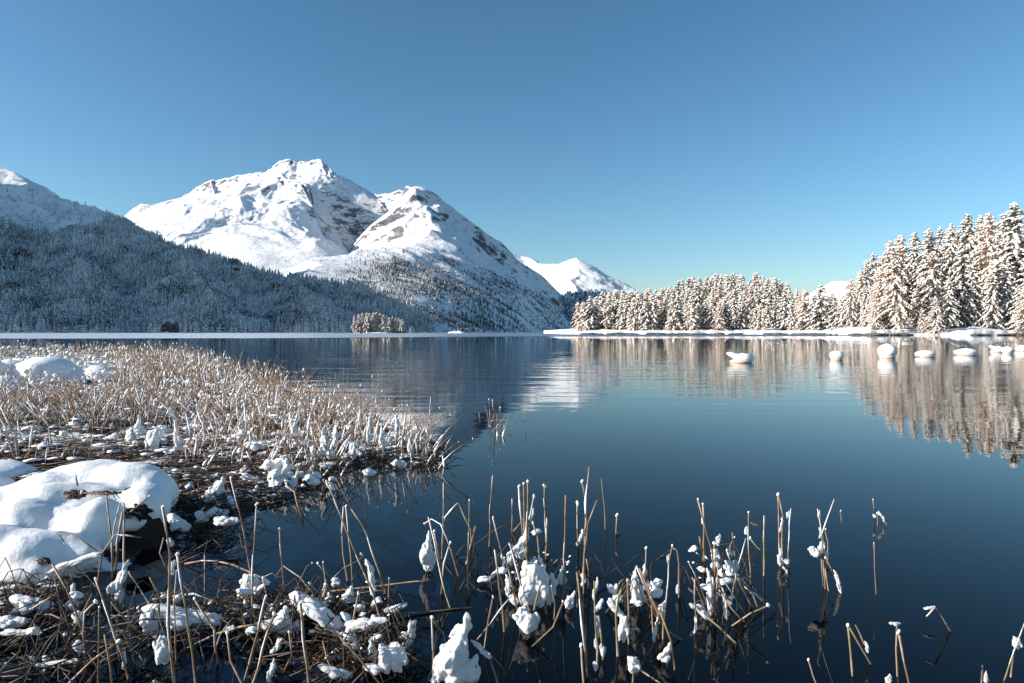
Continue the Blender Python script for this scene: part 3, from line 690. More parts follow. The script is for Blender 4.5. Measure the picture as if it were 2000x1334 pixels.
# ------------------------------------------------------------------ buoys on the water
def buoy(px, wy, w, h, kind, label):
    g = G(px, wy); s = w/F*g[1]; hh = h/F*g[1]
    t = empty('mooring_buoy', g); tag(t, label, 'buoy', 'snowy mooring buoys on the lake')
    rx = s/2; V, Fs = ICO3
    V1 = V*(rx*0.84, rx*0.84, hh*0.32); V1[:, 2] += hh*0.1
    mb = MB(); mb.add(V1, Fs); link('float', mb.mesh('float', M['orange'], True), t)
    Vs = V.copy(); r = int(px); nz_ = fbm(Vs[:, 0]*1.5+r, Vs[:, 1]*1.5+Vs[:, 2], 3, r % 97)
    Vs = Vs*(1+0.10*nz_)[:, None]
    if kind == 'round': Vs = Vs*(rx, rx, hh*0.5); Vs[:, 2] = np.maximum(Vs[:, 2], -hh*0.40)+hh*0.5
    elif kind == 'flat': Vs = Vs*(rx, rx*0.8, hh*0.55); Vs[:, 2] = np.maximum(Vs[:, 2], -hh*0.26)+hh*0.36
    else:
        Vs[:, 2] = np.maximum(Vs[:, 2], -0.25); Vs[:, 0] -= np.where(Vs[:, 0] < -0.3, 0.9*(-Vs[:, 0]-0.3)*(0.5+0.5*(Vs[:, 2] > 0)), 0)
        Vs[:, 2] += np.where(Vs[:, 0] < -0.5, (-Vs[:, 0]-0.5)*0.8, 0); Vs = Vs*(rx*0.8, rx*0.6, hh*0.6); Vs[:, 2] += hh*0.36; Vs[:, 0] += rx*0.2
    mb = MB(); mb.add(Vs, Fs); link('snow', mb.mesh('snow', M['snow'], True), t)
    if kind == 'round' and w > 30:
        a = np.linspace(0, 2*math.pi, 13); rr = 0.045
        mb = MB(); mb.add(*tube(np.stack([rr*np.cos(a), 0*a, rr*np.sin(a)+hh*1.02+rr*0.6], -1), 0.008, 6)); link('ring', mb.mesh('ring', M['metal'], True), t)
buoy(1447, 708, 50, 19, 'peak', 'leftmost buoy, its snow drawn out to a point on the left')
buoy(1634, 703, 26, 18, 'round', 'small round snow-topped buoy between the pointed one and the ringed one')
buoy(1733, 699, 34, 28, 'round', 'largest round buoy heaped with snow and a metal ring on top')
buoy(1807, 697, 38, 14, 'flat', 'low flat snow-covered buoy just right of the ringed buoy')
buoy(1887, 694, 42, 15, 'flat', 'broad domed buoy with orange showing under its snow')
buoy(1947, 688, 28, 13, 'peak', 'pointed snowy buoy touching a small round one')
buoy(1968, 691, 21, 14, 'round', 'small round buoy against the pointed one near the right edge')
buoy(1997, 686, 26, 13, 'flat', 'snowy buoy cut by the right edge of the picture')

exec_foreground = True
# ------------------------------------------------------------------ foreground snow shapes
def remesh_blob(name, parts, voxel, smooth_it=4, namp=0.0, nsc=8, mat_='snow'):
    """parts: list of (center, radii, rotY) ellipsoids joined, voxel-remeshed and smoothed into one skin"""
    mb = MB()
    for (c, rr, ry) in parts:
        V = ICO2[0]*rr; ca, sa = math.cos(ry), math.sin(ry)
        V = np.stack([V[:, 0]*ca+V[:, 2]*sa, V[:, 1], -V[:, 0]*sa+V[:, 2]*ca], -1)+c; mb.add(V, ICO2[1])
    o = link('tmp', mb.mesh('tmp', M[mat_])); md = o.modifiers.new('r', 'REMESH'); md.mode = 'VOXEL'; md.voxel_size = voxel; md.use_smooth_shade = True
    sm = o.modifiers.new('s', 'SMOOTH'); sm.iterations = smooth_it; sm.factor = 0.6
    dg = bpy.context.evaluated_depsgraph_get(); me = bpy.data.meshes.new_from_object(o.evaluated_get(dg)); me.name = name
    n_ = len(me.vertices); co = np.empty(n_*3, np.float32); me.vertices.foreach_get('co', co); co = co.reshape(-1, 3)
    if namp:
        d = np.stack([fbm(co[:, 1]*nsc, co[:, 2]*nsc+5, 3, 1), fbm(co[:, 0]*nsc, co[:, 2]*nsc, 3, 2), fbm(co[:, 0]*nsc, co[:, 1]*nsc, 3, 3)], -1)*namp
        me.vertices.foreach_set('co', (co+d).astype(np.float32).ravel())
    me.update(); bpy.data.objects.remove(o)
    me.polygons.foreach_set('use_smooth', np.ones(len(me.polygons), bool))
    return me
def A(*v): return np.array(v, float)
# prototypes live in a unit box: x and z in -0.5..0.5, depth about 0.6
CL = {}
def lumps(seed, k, fx, fr):
    r = np.random.default_rng(seed); out = []
    for i in range(k):
        q = (i+0.5)/k; c = fx(q, r); out.append((A(*c), A(*fr(q, r)), r.normal(0, 0.3)))
    return out
for s in range(3):
    CL['tear', s] = lumps(s, 9, lambda q, r: (r.normal(0, .03+.06*q)+0.05, r.normal(0, .05), 0.42-0.72*q), lambda q, r: ((0.05+0.32*q)*r.uniform(.8, 1.1), (0.05+0.22*q), (0.14+0.14*q)))
    CL['pillow', s] = lumps(10+s, 9, lambda q, r: (-0.34+0.68*q, r.normal(0, .12), r.normal(0, .08)), lambda q, r: (r.uniform(.17, .28), r.uniform(.2, .32), r.uniform(.22, .38)))
    CL['ball', s] = lumps(20+s, 8, lambda q, r: (r.normal(0, .13), r.normal(0, .12), r.normal(0, .13)), lambda q, r: (r.uniform(.22, .36), r.uniform(.2, .3), r.uniform(.22, .36)))
    CL['strip', s] = lumps(30+s, 10, lambda q, r: (r.normal(0, .08)+0.12*math.sin(q*5), r.normal(0, .05), 0.42-0.84*q), lambda q, r: (r.uniform(.2, .42)*(0.5+0.5*math.sin(q*3.1)), r.uniform(.15, .3), .13))
    CL['cape', s] = lumps(40+s, 16, lambda q, r: (r.uniform(-.4, .4)*q*1.0+0.12*(1-q), r.normal(0, .08), 0.42-0.80*q), lambda q, r: ((0.06+0.2*q)*r.uniform(.7, 1.2), 0.06+0.16*q, .09+.10*q))
for k_ in list(CL):
    r_ = np.random.default_rng(len(k_[0])*7+k_[1]); out = []
    for (c, rr, an) in CL[k_]:
        out.append((c, rr*0.86, an))
        for _ in range(2):
            d = r_.normal(size=3); d /= np.linalg.norm(d); out.append((c+d*rr*A(0.95, 0.8, 0.9), rr*r_.uniform(0.25, 0.5), r_.normal(0, 0.8)))
    CL[k_] = out
CM = {k: remesh_blob('snow_clump', v, 0.026, 4, 0.03, 6) for k, v in CL.items()}
SHAPEWORD = {'tear': 'teardrop shaped', 'pillow': 'pillow shaped', 'ball': 'rounded', 'strip': 'narrow', 'cape': 'cape shaped'}
clump_id = 0
def clump(kind, px, py, w, h, base, label, group, rot=0, thick=0.65, var=None):
    """snow clump centred on a pixel, standing as deep as a waterline at row `base`"""
    global clump_id; clump_id += 1
    D = CH*F/(base-HZ); p = P(px, py, D); s = D/F
    o = link('snow_clump', CM[kind, clump_id % 3 if var is None else var]); o.location = p
    o.scale = (w*s*1.12, min(w, h)*s*thick*1.6, h*s*1.1); o.rotation_euler = (0, R(rot), 0)
    tag(o, label, 'snow clump', group); return o
NS = 'snow clumps caught on the foreground reeds'
CLUMPS = [
 ('tear', 835, 1076, 36, 78, 1118, 'white teardrop shaped snow clump on the leftmost reeds of the middle stand', 0, 1),
 ('cape', 893, 1262, 90, 140, 1345, 'largest cape shaped snow clump with a dark hook, bottom centre', 8, 0),
 ('strip', 940, 1268, 16, 50, 1345, 'snow arm trailing down right from the largest bottom centre clump', -55, None),
 ('strip', 863, 1315, 26, 50, 1350, 'snow foot under the left of the largest bottom centre clump', 30, None),
 ('ball', 1046, 1143, 62, 78, 1185, 'large rounded snow clump in the thick of the middle stand', 10, None),
 ('ball', 1026, 1212, 46, 62, 1240, 'egg shaped snow clump hanging just below the large rounded one', -8, None),
 ('strip', 1078, 1152, 22, 62, 1180, 'ragged snow strip at the right side of the large rounded clump', 0, None),
 ('cape', 1022, 1058, 34, 62, 1115, 'ragged snow cape high on the tallest bunch of the middle stand', 10, None),
 ('strip', 1034, 1015, 13, 42, 1115, 'thin snow sleeve near the top of the tallest bunch', 15, None),
 ('ball', 997, 1090, 18, 28, 1120, 'small snow lump left of the ragged cape', 0, None),
 ('strip', 982, 1095, 9, 26, 1120, 'tiny snow fleck on the leaning reed left of the tallest bunch', -15, None),
 ('strip', 992, 1145, 17, 42, 1175, 'narrow snow clump left of the large rounded one', -15, None),
 ('strip', 963, 1122, 12, 34, 1160, 'slanting snow sliver on the left of the middle stand', 40, None),
 ('tear', 1114, 1170, 24, 36, 1190, 'leaf shaped snow clump right of the large rounded one', 25, None),
 ('cape', 1096, 1122, 18, 36, 1175, 'small cape of snow at the foot of a tall straight reed', 0, None),
 ('strip', 1134, 1050, 12, 32, 1085, 'slim snow tuft between the twin tall reeds', 15, None),
 ('strip', 1139, 1132, 15, 26, 1158, 'snow tuft low on the twin tall reeds', 0, None),
 ('strip', 1163, 1150, 12, 42, 1305, 'snow sleeve on top of a thick front reed', 5, None),
 ('strip', 1166, 1235, 12, 60, 1305, 'long snow sleeve halfway down the thick front reed', 0, None),
 ('tear', 1164, 1304, 13, 24, 1310, 'icy drop at the foot of the thick front reed', 180, None),
 ('ball', 1176, 1270, 12, 34, 1290, 'small snow lump right of the thick front reed', 0, None),
 ('pillow', 1170, 1183, 28, 14, 1290, 'left half of the little snow bridge over two reeds', -60, None),
 ('pillow', 1202, 1188, 44, 22, 1260, 'right half of the little snow bridge, curved like a shell', 50, None),
 ('tear', 1242, 1147, 36, 72, 1190, 'tall white snow clump in the second stand', -5, None),
 ('strip', 1255, 1128, 14, 50, 1190, 'snow sliver at the right side of the tall clump in the second stand', 10, None),
 ('ball', 1219, 1228, 24, 48, 1265, 'oval snow clump hanging low in the second stand', 15, None),
 ('strip', 1279, 1235, 11, 36, 1260, 'snow tuft on a short reed of the second stand', 0, None),
 ('ball', 1290, 1198, 18, 40, 1230, 'block of snow behind the short reeds of the second stand', 10, None),
 ('cape', 1302, 1272, 26, 40, 1300, 'forked snow scrap at the base of the long leaning reed', 10, None),
 ('tear', 1323, 1150, 11, 20, 1168, 'small snow knob low on an arched reed', 0, None),
 ('ball', 1305, 1092, 8, 16, 1225, 'tiny snow bead beside the top of the leaning reed', 0, None),
 ('ball', 1239, 1298, 26, 28, 1330, 'mitten shaped snow cap at the bottom of the second stand', 0, None),
 ('tear', 1372, 1014, 8, 20, 1100, 'small snow fleck below crossed reed tips', 0, None),
 ('ball', 1403, 1056, 13, 20, 1195, 'round snow ball on a reed top in the third stand', 0, None),
 ('ball', 1398, 1085, 18, 24, 1195, 'snow lump under the round snow ball', 0, None),
 ('strip', 1386, 1160, 18, 88, 1200, 'tall snow sheet between stems of the third stand', -8, None),
 ('strip', 1375, 1200, 20, 66, 1210, 'snow bar slanting down to the right in the third stand', -52, None),
 ('strip', 1358, 1222, 9, 40, 1236, 'icy sleeve hanging left of the slanting snow bar', 5, None),
 ('strip', 1416, 1182, 13, 62, 1210, 'long narrow snow sliver right of the tall sheet', -12, None),
 ('tear', 1428, 1105, 28, 32, 1190, 'wedge of snow pointing left in the third stand', -60, None),
 ('strip', 1426, 1078, 9, 20, 1190, 'snow flake on a leaning stem above the wedge', -30, None),
 ('ball', 1370, 1112, 20, 14, 1190, 'snow cap on bent stems at the left of the third stand', 0, None),
 ('strip', 1451, 1138, 11, 30, 1185, 'snow strip on the right of the third stand', -50, None),
 ('strip', 1478, 1164, 9, 32, 1185, 'thin snow blade at the right end of the third stand', -55, None),
 ('tear', 1457, 1036, 12, 17, 1140, 'snow tuft under the orange leaf', 0, None),
 ('strip', 1526, 1025, 8, 28, 1108, 'snow in the fold of the hairpin reed', 5, None),
 ('tear', 1523, 1088, 15, 34, 1108, 'snow horn low on the hairpin reed', 0, None),
 ('ball', 1535, 1097, 13, 14, 1108, 'snow knot joining the hairpin reed and its neighbour', 0, None),
 ('ball', 1539, 1006, 9, 13, 1108, 'snow fleck left of the top of the reed beside the hairpin', 0, None),
 ('strip', 1534, 1113, 8, 16, 1125, 'snow chip just above the water under the hairpin reed', -40, None),
 ('ball', 1589, 1078, 24, 25, 1150, 'rounded snow clump left in the lone forked reed', 0, None),
 ('cape', 1604, 1068, 22, 34, 1150, 'ragged snow in the crotch of the lone forked reed', 0, None),
 ('strip', 1602, 1040, 8, 22, 1150, 'snow strip above the crotch of the lone forked reed', 0, None),
 ('strip', 1637, 1138, 12, 48, 1158, 'snow blade on the right leg of the lone forked reed', -22, None),
 ('tear', 1600, 1004, 9, 16, 1150, 'snow fleck at the left tip of the lone forked reed', 0, None),
 ('strip', 1722, 1009, 9, 24, 1026, 'snow strip on the small bent reed far right', -35, None),
 ('ball', 1707, 1008, 7, 9, 1026, 'snow bead on the stem beside the small bent reed', 0, None),
 ('pillow', 1748, 1218, 22, 10, 1340, 'flat snow cap on a thick reed at lower right', 0, None),
 ('pillow', 1815, 1187, 22, 8, 1215, 'snow on the bent reed lying low at right', -10, None),
 ('strip', 1693, 1264, 11, 22, 1300, 'snow chip on crossed reeds at lower right', -25, None),
 ('ball', 1735, 1330, 16, 20, 1345, 'snow lump at the bottom edge beside the thick capped reed', 0, None),
 ('ball', 1987, 1256, 18, 20, 1335, 'snow knot on the reed at the right edge', 20, None),
 ('tear', 1925, 1322, 13, 24, 1345, 'snow stub at the bottom right corner', 0, None),
 # left part
 ('pillow', 355, 1205, 140, 56, 1250, 'wide snow pillow lodged in the left reeds', 8, None),
 ('pillow', 300, 1220, 60, 50, 1255, 'left shoulder of the wide snow pillow', 60, None),
 ('ball', 316, 1272, 32, 70, 1310, 'tall oval snow clump under the wide snow pillow', 5, None),
 ('pillow', 600, 1180, 70, 52, 1225, 'snow hump at the top of the bottom left tangle', 20, None),
 ('pillow', 640, 1210, 110, 44, 1255, 'long snow ridge running down right through the tangle', 38, None),
 ('cape', 552, 1208, 60, 54, 1250, 'pointed snow hood left of the long ridge', 0, None),
 ('pillow', 525, 1218, 60, 24, 1255, 'flat snow shelf left of the pointed hood', -15, None),
 ('pillow', 715, 1218, 78, 32, 1265, 'arched snow bridge right of the long ridge', -8, None),
 ('cape', 682, 1160, 38, 34, 1200, 'ragged snow scrap above the arched bridge', 0, None),
 ('strip', 725, 1128, 18, 70, 1220, 'tall snow streamer on the long thick reed', -15, None),
 ('ball', 657, 1137, 18, 16, 1180, 'small snow knob above the long ridge', 0, None),
 ('strip', 634, 1150, 12, 32, 1200, 'snow strip beside the upright stem in the tangle', 0, None),
 ('pillow', 772, 1188, 46, 18, 1225, 'low snow roof on bent stems right of the arched bridge', -18, None),
 ('strip', 800, 1240, 26, 58, 1285, 'drooping snow curtain right in the tangle', 15, None),
 ('pillow', 765, 1283, 46, 76, 1340, 'curled snow mass at the bottom of the tangle', -20, None),
 ('pillow', 735, 1305, 50, 26, 1345, 'snow roll at the bottom edge of the tangle', 0, None),
 ('ball', 728, 1273, 16, 28, 1310, 'small oval snow lump above the curled mass', 0, None),
 ('ball', 694, 1262, 16, 20, 1300, 'snow knob beside the thick brown stem', 0, None),
 ('pillow', 655, 1312, 64, 26, 1345, 'grey icy snow shelf at the bottom edge', 15, None),
 ('ball', 492, 1147, 40, 46, 1185, 'snow clump around the paired upright stems', 0, None),
 ('strip', 472, 1150, 14, 44, 1185, 'snow sleeve left of the paired upright stems', 10, None),
 ('ball', 448, 1229, 24, 12, 1260, 'snow button on the long sloping stem', 0, None),
 ('strip', 540, 1262, 18, 36, 1300, 'snow hook on a curled stem near the bottom', 30, None),
 ('strip', 530, 1310, 18, 44, 1345, 'frosty upright snow stump at the bottom edge', 5, None),
 ('cape', 234, 1130, 30, 80, 1185, 'ragged snow streamer below the big boulder', 18, None),
 ('strip', 142, 1165, 16, 50, 1200, 'slim snow drop on stems left of the streamer', 0, None),
 ('strip', 152, 1210, 14, 28, 1230, 'snow chip under the slim snow drop', 20, None),
 ('pillow', 60, 1180, 76, 44, 1215, 'snow mound with stems on the lower left mat', 10, None),
 ('pillow', 20, 1215, 60, 34, 1245, 'snow mound at the left edge below the boulder', 0, None),
 ('pillow', 40, 1235, 70, 16, 1265, 'thin snow crust on the lower left mat', 0, None),
 ('pillow', 112, 1295, 80, 16, 1320, 'thin snow on a lying stem at bottom left', -8, None),
 ('strip', 242, 1290, 12, 34, 1320, 'snow chip hanging on a stem at bottom left', 0, None),
 ('pillow', 145, 1098, 90, 18, 1140, 'snow tongue in front of the big boulder', -20, None),
 ('pillow', 348, 1022, 46, 36, 1060, 'snow scrap right of the boulder over dark water', 30, None),
 ('pillow', 442, 1018, 46, 28, 1060, 'snow cap on a small tussock in the channel', 0, None),
 ('strip', 165, 985, 4, 4, 1100, 'snow crumb on the boulder', 0, None),
 ('ball', 332, 1060, 12, 22, 1220, 'snow bead on a tall reed right of the boulder', 0, None),
 ('ball', 336, 1110, 14, 26, 1220, 'second snow bead lower on the tall reed right of the boulder', 0, None),
]
for (kd, px, py, w, h, base, lb, rot, var) in CLUMPS:
    if w < 6: continue
    clump(kd, px, py, w, h, base, lb, NS, rot, 0.65, var)

# big snow boulder: a tussock buried under a deep cushion, with gaps showing the dead reeds
Db = 2.12
def B(px, py, rx, rz, D=Db, ry=None, rot=0):
    s = D/F; return (P(px, py, D), A(rx*s, (ry if ry else max(rx, rz)*0.8)*s, rz*s), R(rot))
parts = [B(150, 1005, 130, 62, 2.16, 80), B(100, 1000, 90, 60, 2.12, 70), B(222, 985, 46, 24, 2.16, 40), B(285, 985, 48, 44, 2.18, 50), B(262, 1020, 26, 22, 2.06, 22), B(150, 1005, 60, 30, 2.08, 40), B(175, 945, 95, 48, 2.35, 80), B(250, 948, 80, 46, 2.32, 70), B(100, 985, 95, 65, 2.25, 80), B(40, 1050, 100, 80, 2.0, 80), B(-30, 1110, 110, 80, 1.9, 80), B(50, 1085, 90, 52, 1.84, 60), B(110, 1075, 70, 40, 1.86, 40),
         B(300, 965, 42, 48, 2.3, 60), B(298, 1000, 34, 38, 2.2, 40), B(130, 1040, 100, 55, 2.02, 60), B(190, 1020, 52, 50, 1.98, 45), B(90, 1085, 80, 42, 1.93, 55),
         B(30, 1110, 80, 40, 1.88, 50), B(60, 1112, 70, 30, 1.80, 40), B(140, 1085, 70, 34, 1.86, 40), B(-10, 1090, 90, 70, 1.84, 60), B(205, 1050, 34, 28, 1.98, 35), B(-80, 1000, 120, 90, 2.3, 100), B(0, 1010, 90, 60, 2.2, 80)]
me = remesh_blob('snow_boulder', parts, 0.012, 8, 0.006, 9)
o = link('snow_boulder', me); tag(o, 'big smooth cushion of snow over a tussock at lower left', 'snow mound')
parts = [B(140, 985, 60, 40, 2.22, 60), B(270, 1000, 46, 60, 2.22, 45), B(210, 1040, 110, 60, 2.14, 60), B(90, 1090, 120, 45, 2.0, 60), B(280, 1070, 60, 40, 2.1, 50), B(180, 1110, 110, 24, 2.02, 60)]
o = link('tussock', remesh_blob('tussock', parts, 0.014, 3, 0.012, 16, 'soil')); tag(o, 'dark tussock of dead reeds under the big snow cushion', 'tussock')

def twig_gap(px, py, w, h, D, seed, label):
    r = np.random.default_rng(seed); s_ = D/F; mb = MB(); c = P(px, py, D)
    V = ICO3[0]*(1+0.55*fbm(ICO3[0][:, 0]*2.4+seed, ICO3[0][:, 2]*2.4+ICO3[0][:, 1], 4, seed, 0.65))[:, None]*A(w*s_*0.42, h*s_*0.3, h*s_*0.42); mb.add(V, ICO3[1])
    t = link('dead_reed_tuft', mb.mesh('dead_reed_tuft', M['soil']), None, c); tag(t, label, 'dead reeds', 'dead reeds poking through the big snow cushion')
    for i in range(14):
        st = MB(); p = A(r.uniform(-.4, .4)*w*s_, -0.5*h*s_, r.uniform(-.2, .3)*h*s_); d = A(r.uniform(-1, 1), -0.3, r.uniform(-0.5, 0.6)); L = r.uniform(.25, .7)*w*s_
        st.add(*tube([p-d*L*.4, p+A(0, 0, 0.002), p+d*L*.6+A(0, 0, r.uniform(-.01, .005))], [0.0016, 0.0018, 0.001], 5)); link('dead_stem', st.mesh('dead_stem', M['reed' if i % 3 == 0 else 'litter']), t)
twig_gap(148, 965, 50, 20, 1.99, 1, 'dark gap with dead reeds high on the left of the big snow cushion')
twig_gap(205, 962, 56, 9, 2.02, 4, 'thin dark slit with a broken stem across the big snow cushion')
twig_gap(272, 1000, 52, 36, 2.05, 2, 'largest dark gap of dead reeds at the right of the big snow cushion')
twig_gap(88, 1096, 26, 16, 1.78, 3, 'small dark gap low at the front of the big snow cushion')

# ------------------------------------------------------------------ marsh bank on the left
bank_poly = [(-900,672),(0,687),(120,688),(260,692),(400,700),(450,716),(500,742),(560,775),(640,800),(720,828),(800,856),(850,880),(852,900),(790,908),(700,908),(640,920),(580,935),(548,965),(500,985),(440,1000),(390,1010),(340,1040),(250,1110),(120,1150),(0,1165),(-500,1200)]
bw = np.array([G(*p)[:2] for p in bank_poly])
def poly_sd(x, y, poly):
    x = np.asarray(x, float); y = np.asarray(y, float); d = np.full(x.shape, 1e9); ins = np.zeros(x.shape, bool); n_ = len(poly)
    for i in range(n_):
        a = poly[i]; b_ = poly[(i+1) % n_]; ex, ey = b_-a; t = np.clip(((x-a[0])*ex+(y-a[1])*ey)/(ex*ex+ey*ey), 0, 1)
        d = np.minimum(d, np.hypot(x-a[0]-t*ex, y-a[1]-t*ey)); c = ((a[1] > y) != (b_[1] > y)) & (x < (b_[0]-a[0])*(y-a[1])/(b_[1]-a[1]+1e-12)+a[0]); ins ^= c
    return np.where(ins, d, -d)
def bank_h(X, Y):
    d = poly_sd(X, Y, bw); s = Y/6
    e = d+0.18*fbm(X*2.0, Y*1.2, 3, 77)*np.clip(s, .4, 2.5)
    hf = np.clip(Y/6, 0.16, 1); h = np.where(e > 0, 0.055*hf*(1-np.exp(-e/0.25))+0.012*hf, e*0.4)
    h = h+np.where(e > 0, 1, 0)*hf*(0.035*np.clip(fbm(X*3, Y*3, 4, 79), -0.4, 2)+0.03*sstep(0.3, 3, e))
    return np.clip(h, -0.25, 1)
U, V_ = np.meshgrid(np.linspace(-700, 880, 420), np.linspace(674, 1200, 330)); 
Yb = CH*F/(V_-HZ); Xb = (U-1000)/F*Yb
o = link('marsh_bank', npmesh('marsh_bank', np.stack([Xb, Yb, bank_h(Xb, Yb)], -1).reshape(-1, 3), gridfaces(*Xb.shape), M['soil_bank'], True)); tag(o, kind='structure')

# snow mounds far left on the bank
def mound(px, py, w, h, label, base=None):
    base = base or py+h*0.6; D = CH*F/(base-HZ); s = D/F; r = np.random.default_rng(px+1000)
    V, Fs = ICO3; nz_ = fbm(V[:, 0]*1.2+px, V[:, 1]*1.2+V[:, 2]*0.8, 3, px % 50); V = V*(1+0.13*nz_)[:, None]
    V = V*np.array([w*0.6*s, w*0.5*s, h*0.72*s]); mb = MB(); mb.add(V, Fs)
    o = link('snow_mound', mb.mesh('snow_mound', M['snow'], True), None, P(px, py+h*0.1, D)); tag(o, label, 'snow mound', 'snow mounds on the far left of the bank'); return o
mound(20, 722, 70, 32, 'pale snow mound at the left edge behind the biggest one')
mound(85, 735, 115, 62, 'biggest snow mound of the reed bed at far left', 762)
mound(55, 715, 90, 24, 'long low snow mound behind the biggest one')
mound(137, 742, 52, 34, 'small snow mound in front right of the biggest one', 762)
mound(193, 733, 46, 30, 'round snow mound isolated to the right among reeds', 752)
mound(10, 752, 52, 30, 'snow mound low at the left edge')
mound(15, 775, 44, 26, 'small lowest snow mound at the left edge')
mound(-60, 730, 120, 60, 'large snow mound just outside the left edge')
mound(-10, 925, 120, 40, 'snow slab at the left edge behind the big boulder')
mound(70, 935, 120, 22, 'thin snow slab running behind the big boulder')

# ------------------------------------------------------------------ reed bed (thousands of stems) with its snow
def place_in_bank(N, py0, py1, px0=-500, px1=870, extra=0.0, power=1.0):
    px = rng.uniform(px0, px1, N); py = rng.uniform(py0, py1, N); Y = CH*F/(py-HZ); X = (px-1000)/F*Y
    d = poly_sd(X, Y, bw); k = d > extra; return X[k], Y[k], px[k], py[k], d[k]
reeds = MB(); rsnow = MB(); count = 0
def thin_reed(x, y, z, hgt, rad, lean, bend, snow_p, segs=3):
    global count
    p = A(x, y, z-0.03); pts = [p]; dirv = A(math.sin(lean[0]), math.sin(lean[1]), 1.0)
    for k in range(segs):
        p = p+dirv*hgt/segs; pts.append(p); dirv = dirv+A(bend[0], bend[1], -0.15*abs(bend[0])-0.15*abs(bend[1]))
    reeds.add(*tube(pts, np.linspace(rad, rad*0.55, len(pts)), 3)); count += 1
    pts = np.array(pts)
    if random.random() < snow_p:                # snow plastered along the windward side of a stem
        a = random.uniform(0.0, 0.5); b_ = min(1, a+random.uniform(0.2, 0.5)); q = np.linspace(a, b_, 3)
        c = np.stack([np.interp(q*segs, range(segs+1), pts[:, j]) for j in range(3)], -1)+A(-rad*0.8, 0, rad*0.4)
        rsnow.add(*tube(c, A(0.5, 1.4, 0.5)*rad*random.uniform(0.7, 1.7), 4))
    if random.random() < snow_p*0.3:
        rsnow.add(ICO1[0]*rad*random.uniform(0.9, 1.7)*A(1, 1, random.uniform(1.2, 3.5))+pts[-1], ICO1[1])
for (N, a, b_, hmul, rad) in ((6500, 686, 715, 0.9, 0.0065), (5600, 712, 775, 0.9, 0.0045), (3000, 770, 860, 0.95, 0.0033), (2000, 845, 935, 1.1, 0.0026)):
    X, Y, px, py, d = place_in_bank(N, a, b_)
    Zb = bank_h(X, Y)
    for x, y, z, qx, qy, dd in zip(X, Y, Zb, px, py, d):
        dn = fbm(np.array([x*0.8]), np.array([y*0.5]), 2, 60)[0]
        if qy < 800 and qx < 225 and qy > 700 and random.random() < 0.9: continue
        if random.random() < 0.22-0.9*dn: continue
        if dd < 0.12*y*random.random()*(0.5+2.2*vn(np.array([x*1.3]), np.array([y*0.9]), 66)[0]): continue
        if qy > 860 and qx < 330 and random.random() < 0.7: continue
        hp = np.interp(qy, [690, 720, 760, 830, 900, 935], [24, 42, 66, 90, 105, 80])*random.uniform(0.35, 1.1)*hmul   # height in reference pixels at its depth
        hgt = min(hp/F*y, 0.55); spread = 0.22 if qy < 780 else 0.42
        thin_reed(x, y, z, hgt, rad*random.uniform(0.7, 1.2)*(1+0.02*y), (random.gauss(0.03, spread), random.gauss(0, spread)), (random.gauss(0.02, 0.15), random.gauss(0, 0.1)), 0.6)
# stems standing in the water off the tip of the bank
for cx, cy, n_, hh in ((620, 890, 40, 100), (700, 890, 46, 110), (760, 890, 40, 110), (810, 880, 28, 90), (835, 900, 20, 80), (560, 800, 26, 70), (520, 760, 26, 60), (650, 830, 20, 70), (955, 835, 7, 50), (970, 850, 5, 60), (1015, 818, 2, 25), (1028, 835, 1, 40), (470, 720, 14, 40), (600, 930, 16, 80)):
    for k in range(n_):
        px = cx+random.gauss(0, 22 if n_ > 8 else 7); py = cy+random.gauss(0, 9 if n_ > 8 else 3); g = G(px, max(py, 700))
        thin_reed(g[0], g[1], -0.05, hh*random.uniform(0.35, 1.05)/F*g[1]+0.05, random.uniform(0.002, 0.0036), (random.gauss(0.12, 0.28), random.gauss(0, 0.2)), (random.gauss(0.03, 0.14), random.gauss(0, 0.1)), 0.8, 4)
print('reeds', count)
o = link('reed_bed', reeds.mesh('reed_bed', M['reed_bed'])); tag(o, 'dense bed of dry tan reeds standing on the left bank', 'reeds', kind='stuff')
# matted dead stems
lit = MB()
def litter(x, y, z, L, rad, a=None):
    a = random.gauss(0.25, 0.7) if a is None else a; dx, dy = math.cos(a)*L/2, math.sin(a)*L/2*1.3
    k = random.uniform(-.05, .05); lit.add(*tube([A(x-dx, y-dy, z+random.uniform(-.01, .02)), A(x, y+k, z+random.uniform(0, .035)), A(x+dx, y+dy, z+random.uniform(-.02, .02))], [rad, rad, rad*0.6], 3))
X, Y, px, py, d = place_in_bank(6000, 775, 1165, -300, 860, -0.05)
Zb = bank_h(X, Y)
for x, y, z, qx, qy in zip(X, Y, Zb, px, py):
    if qy > 1000 and qx < 330: continue
    if qy > 900 or random.random() < 0.6: litter(x, y, z+0.008, random.uniform(0.1, 0.35), random.uniform(0.0012, 0.003))
for cx, cy, rx, ry, n_ in ((60, 1200, 110, 35, 120), (600, 1220, 150, 35, 150), (700, 1290, 90, 35, 120), (330, 1240, 100, 25, 50), (400, 1050, 70, 40, 110), (150, 1300, 180, 40, 40), (480, 1180, 60, 20, 20)):
    for k in range(n_):
        g = G(cx+random.gauss(0, rx*0.55), min(1400, cy+random.gauss(0, ry*0.6))); litter(g[0], g[1], random.uniform(-0.01, 0.03), random.uniform(0.05, 0.22), random.uniform(0.0007, 0.002), random.gauss(0, 1.2))
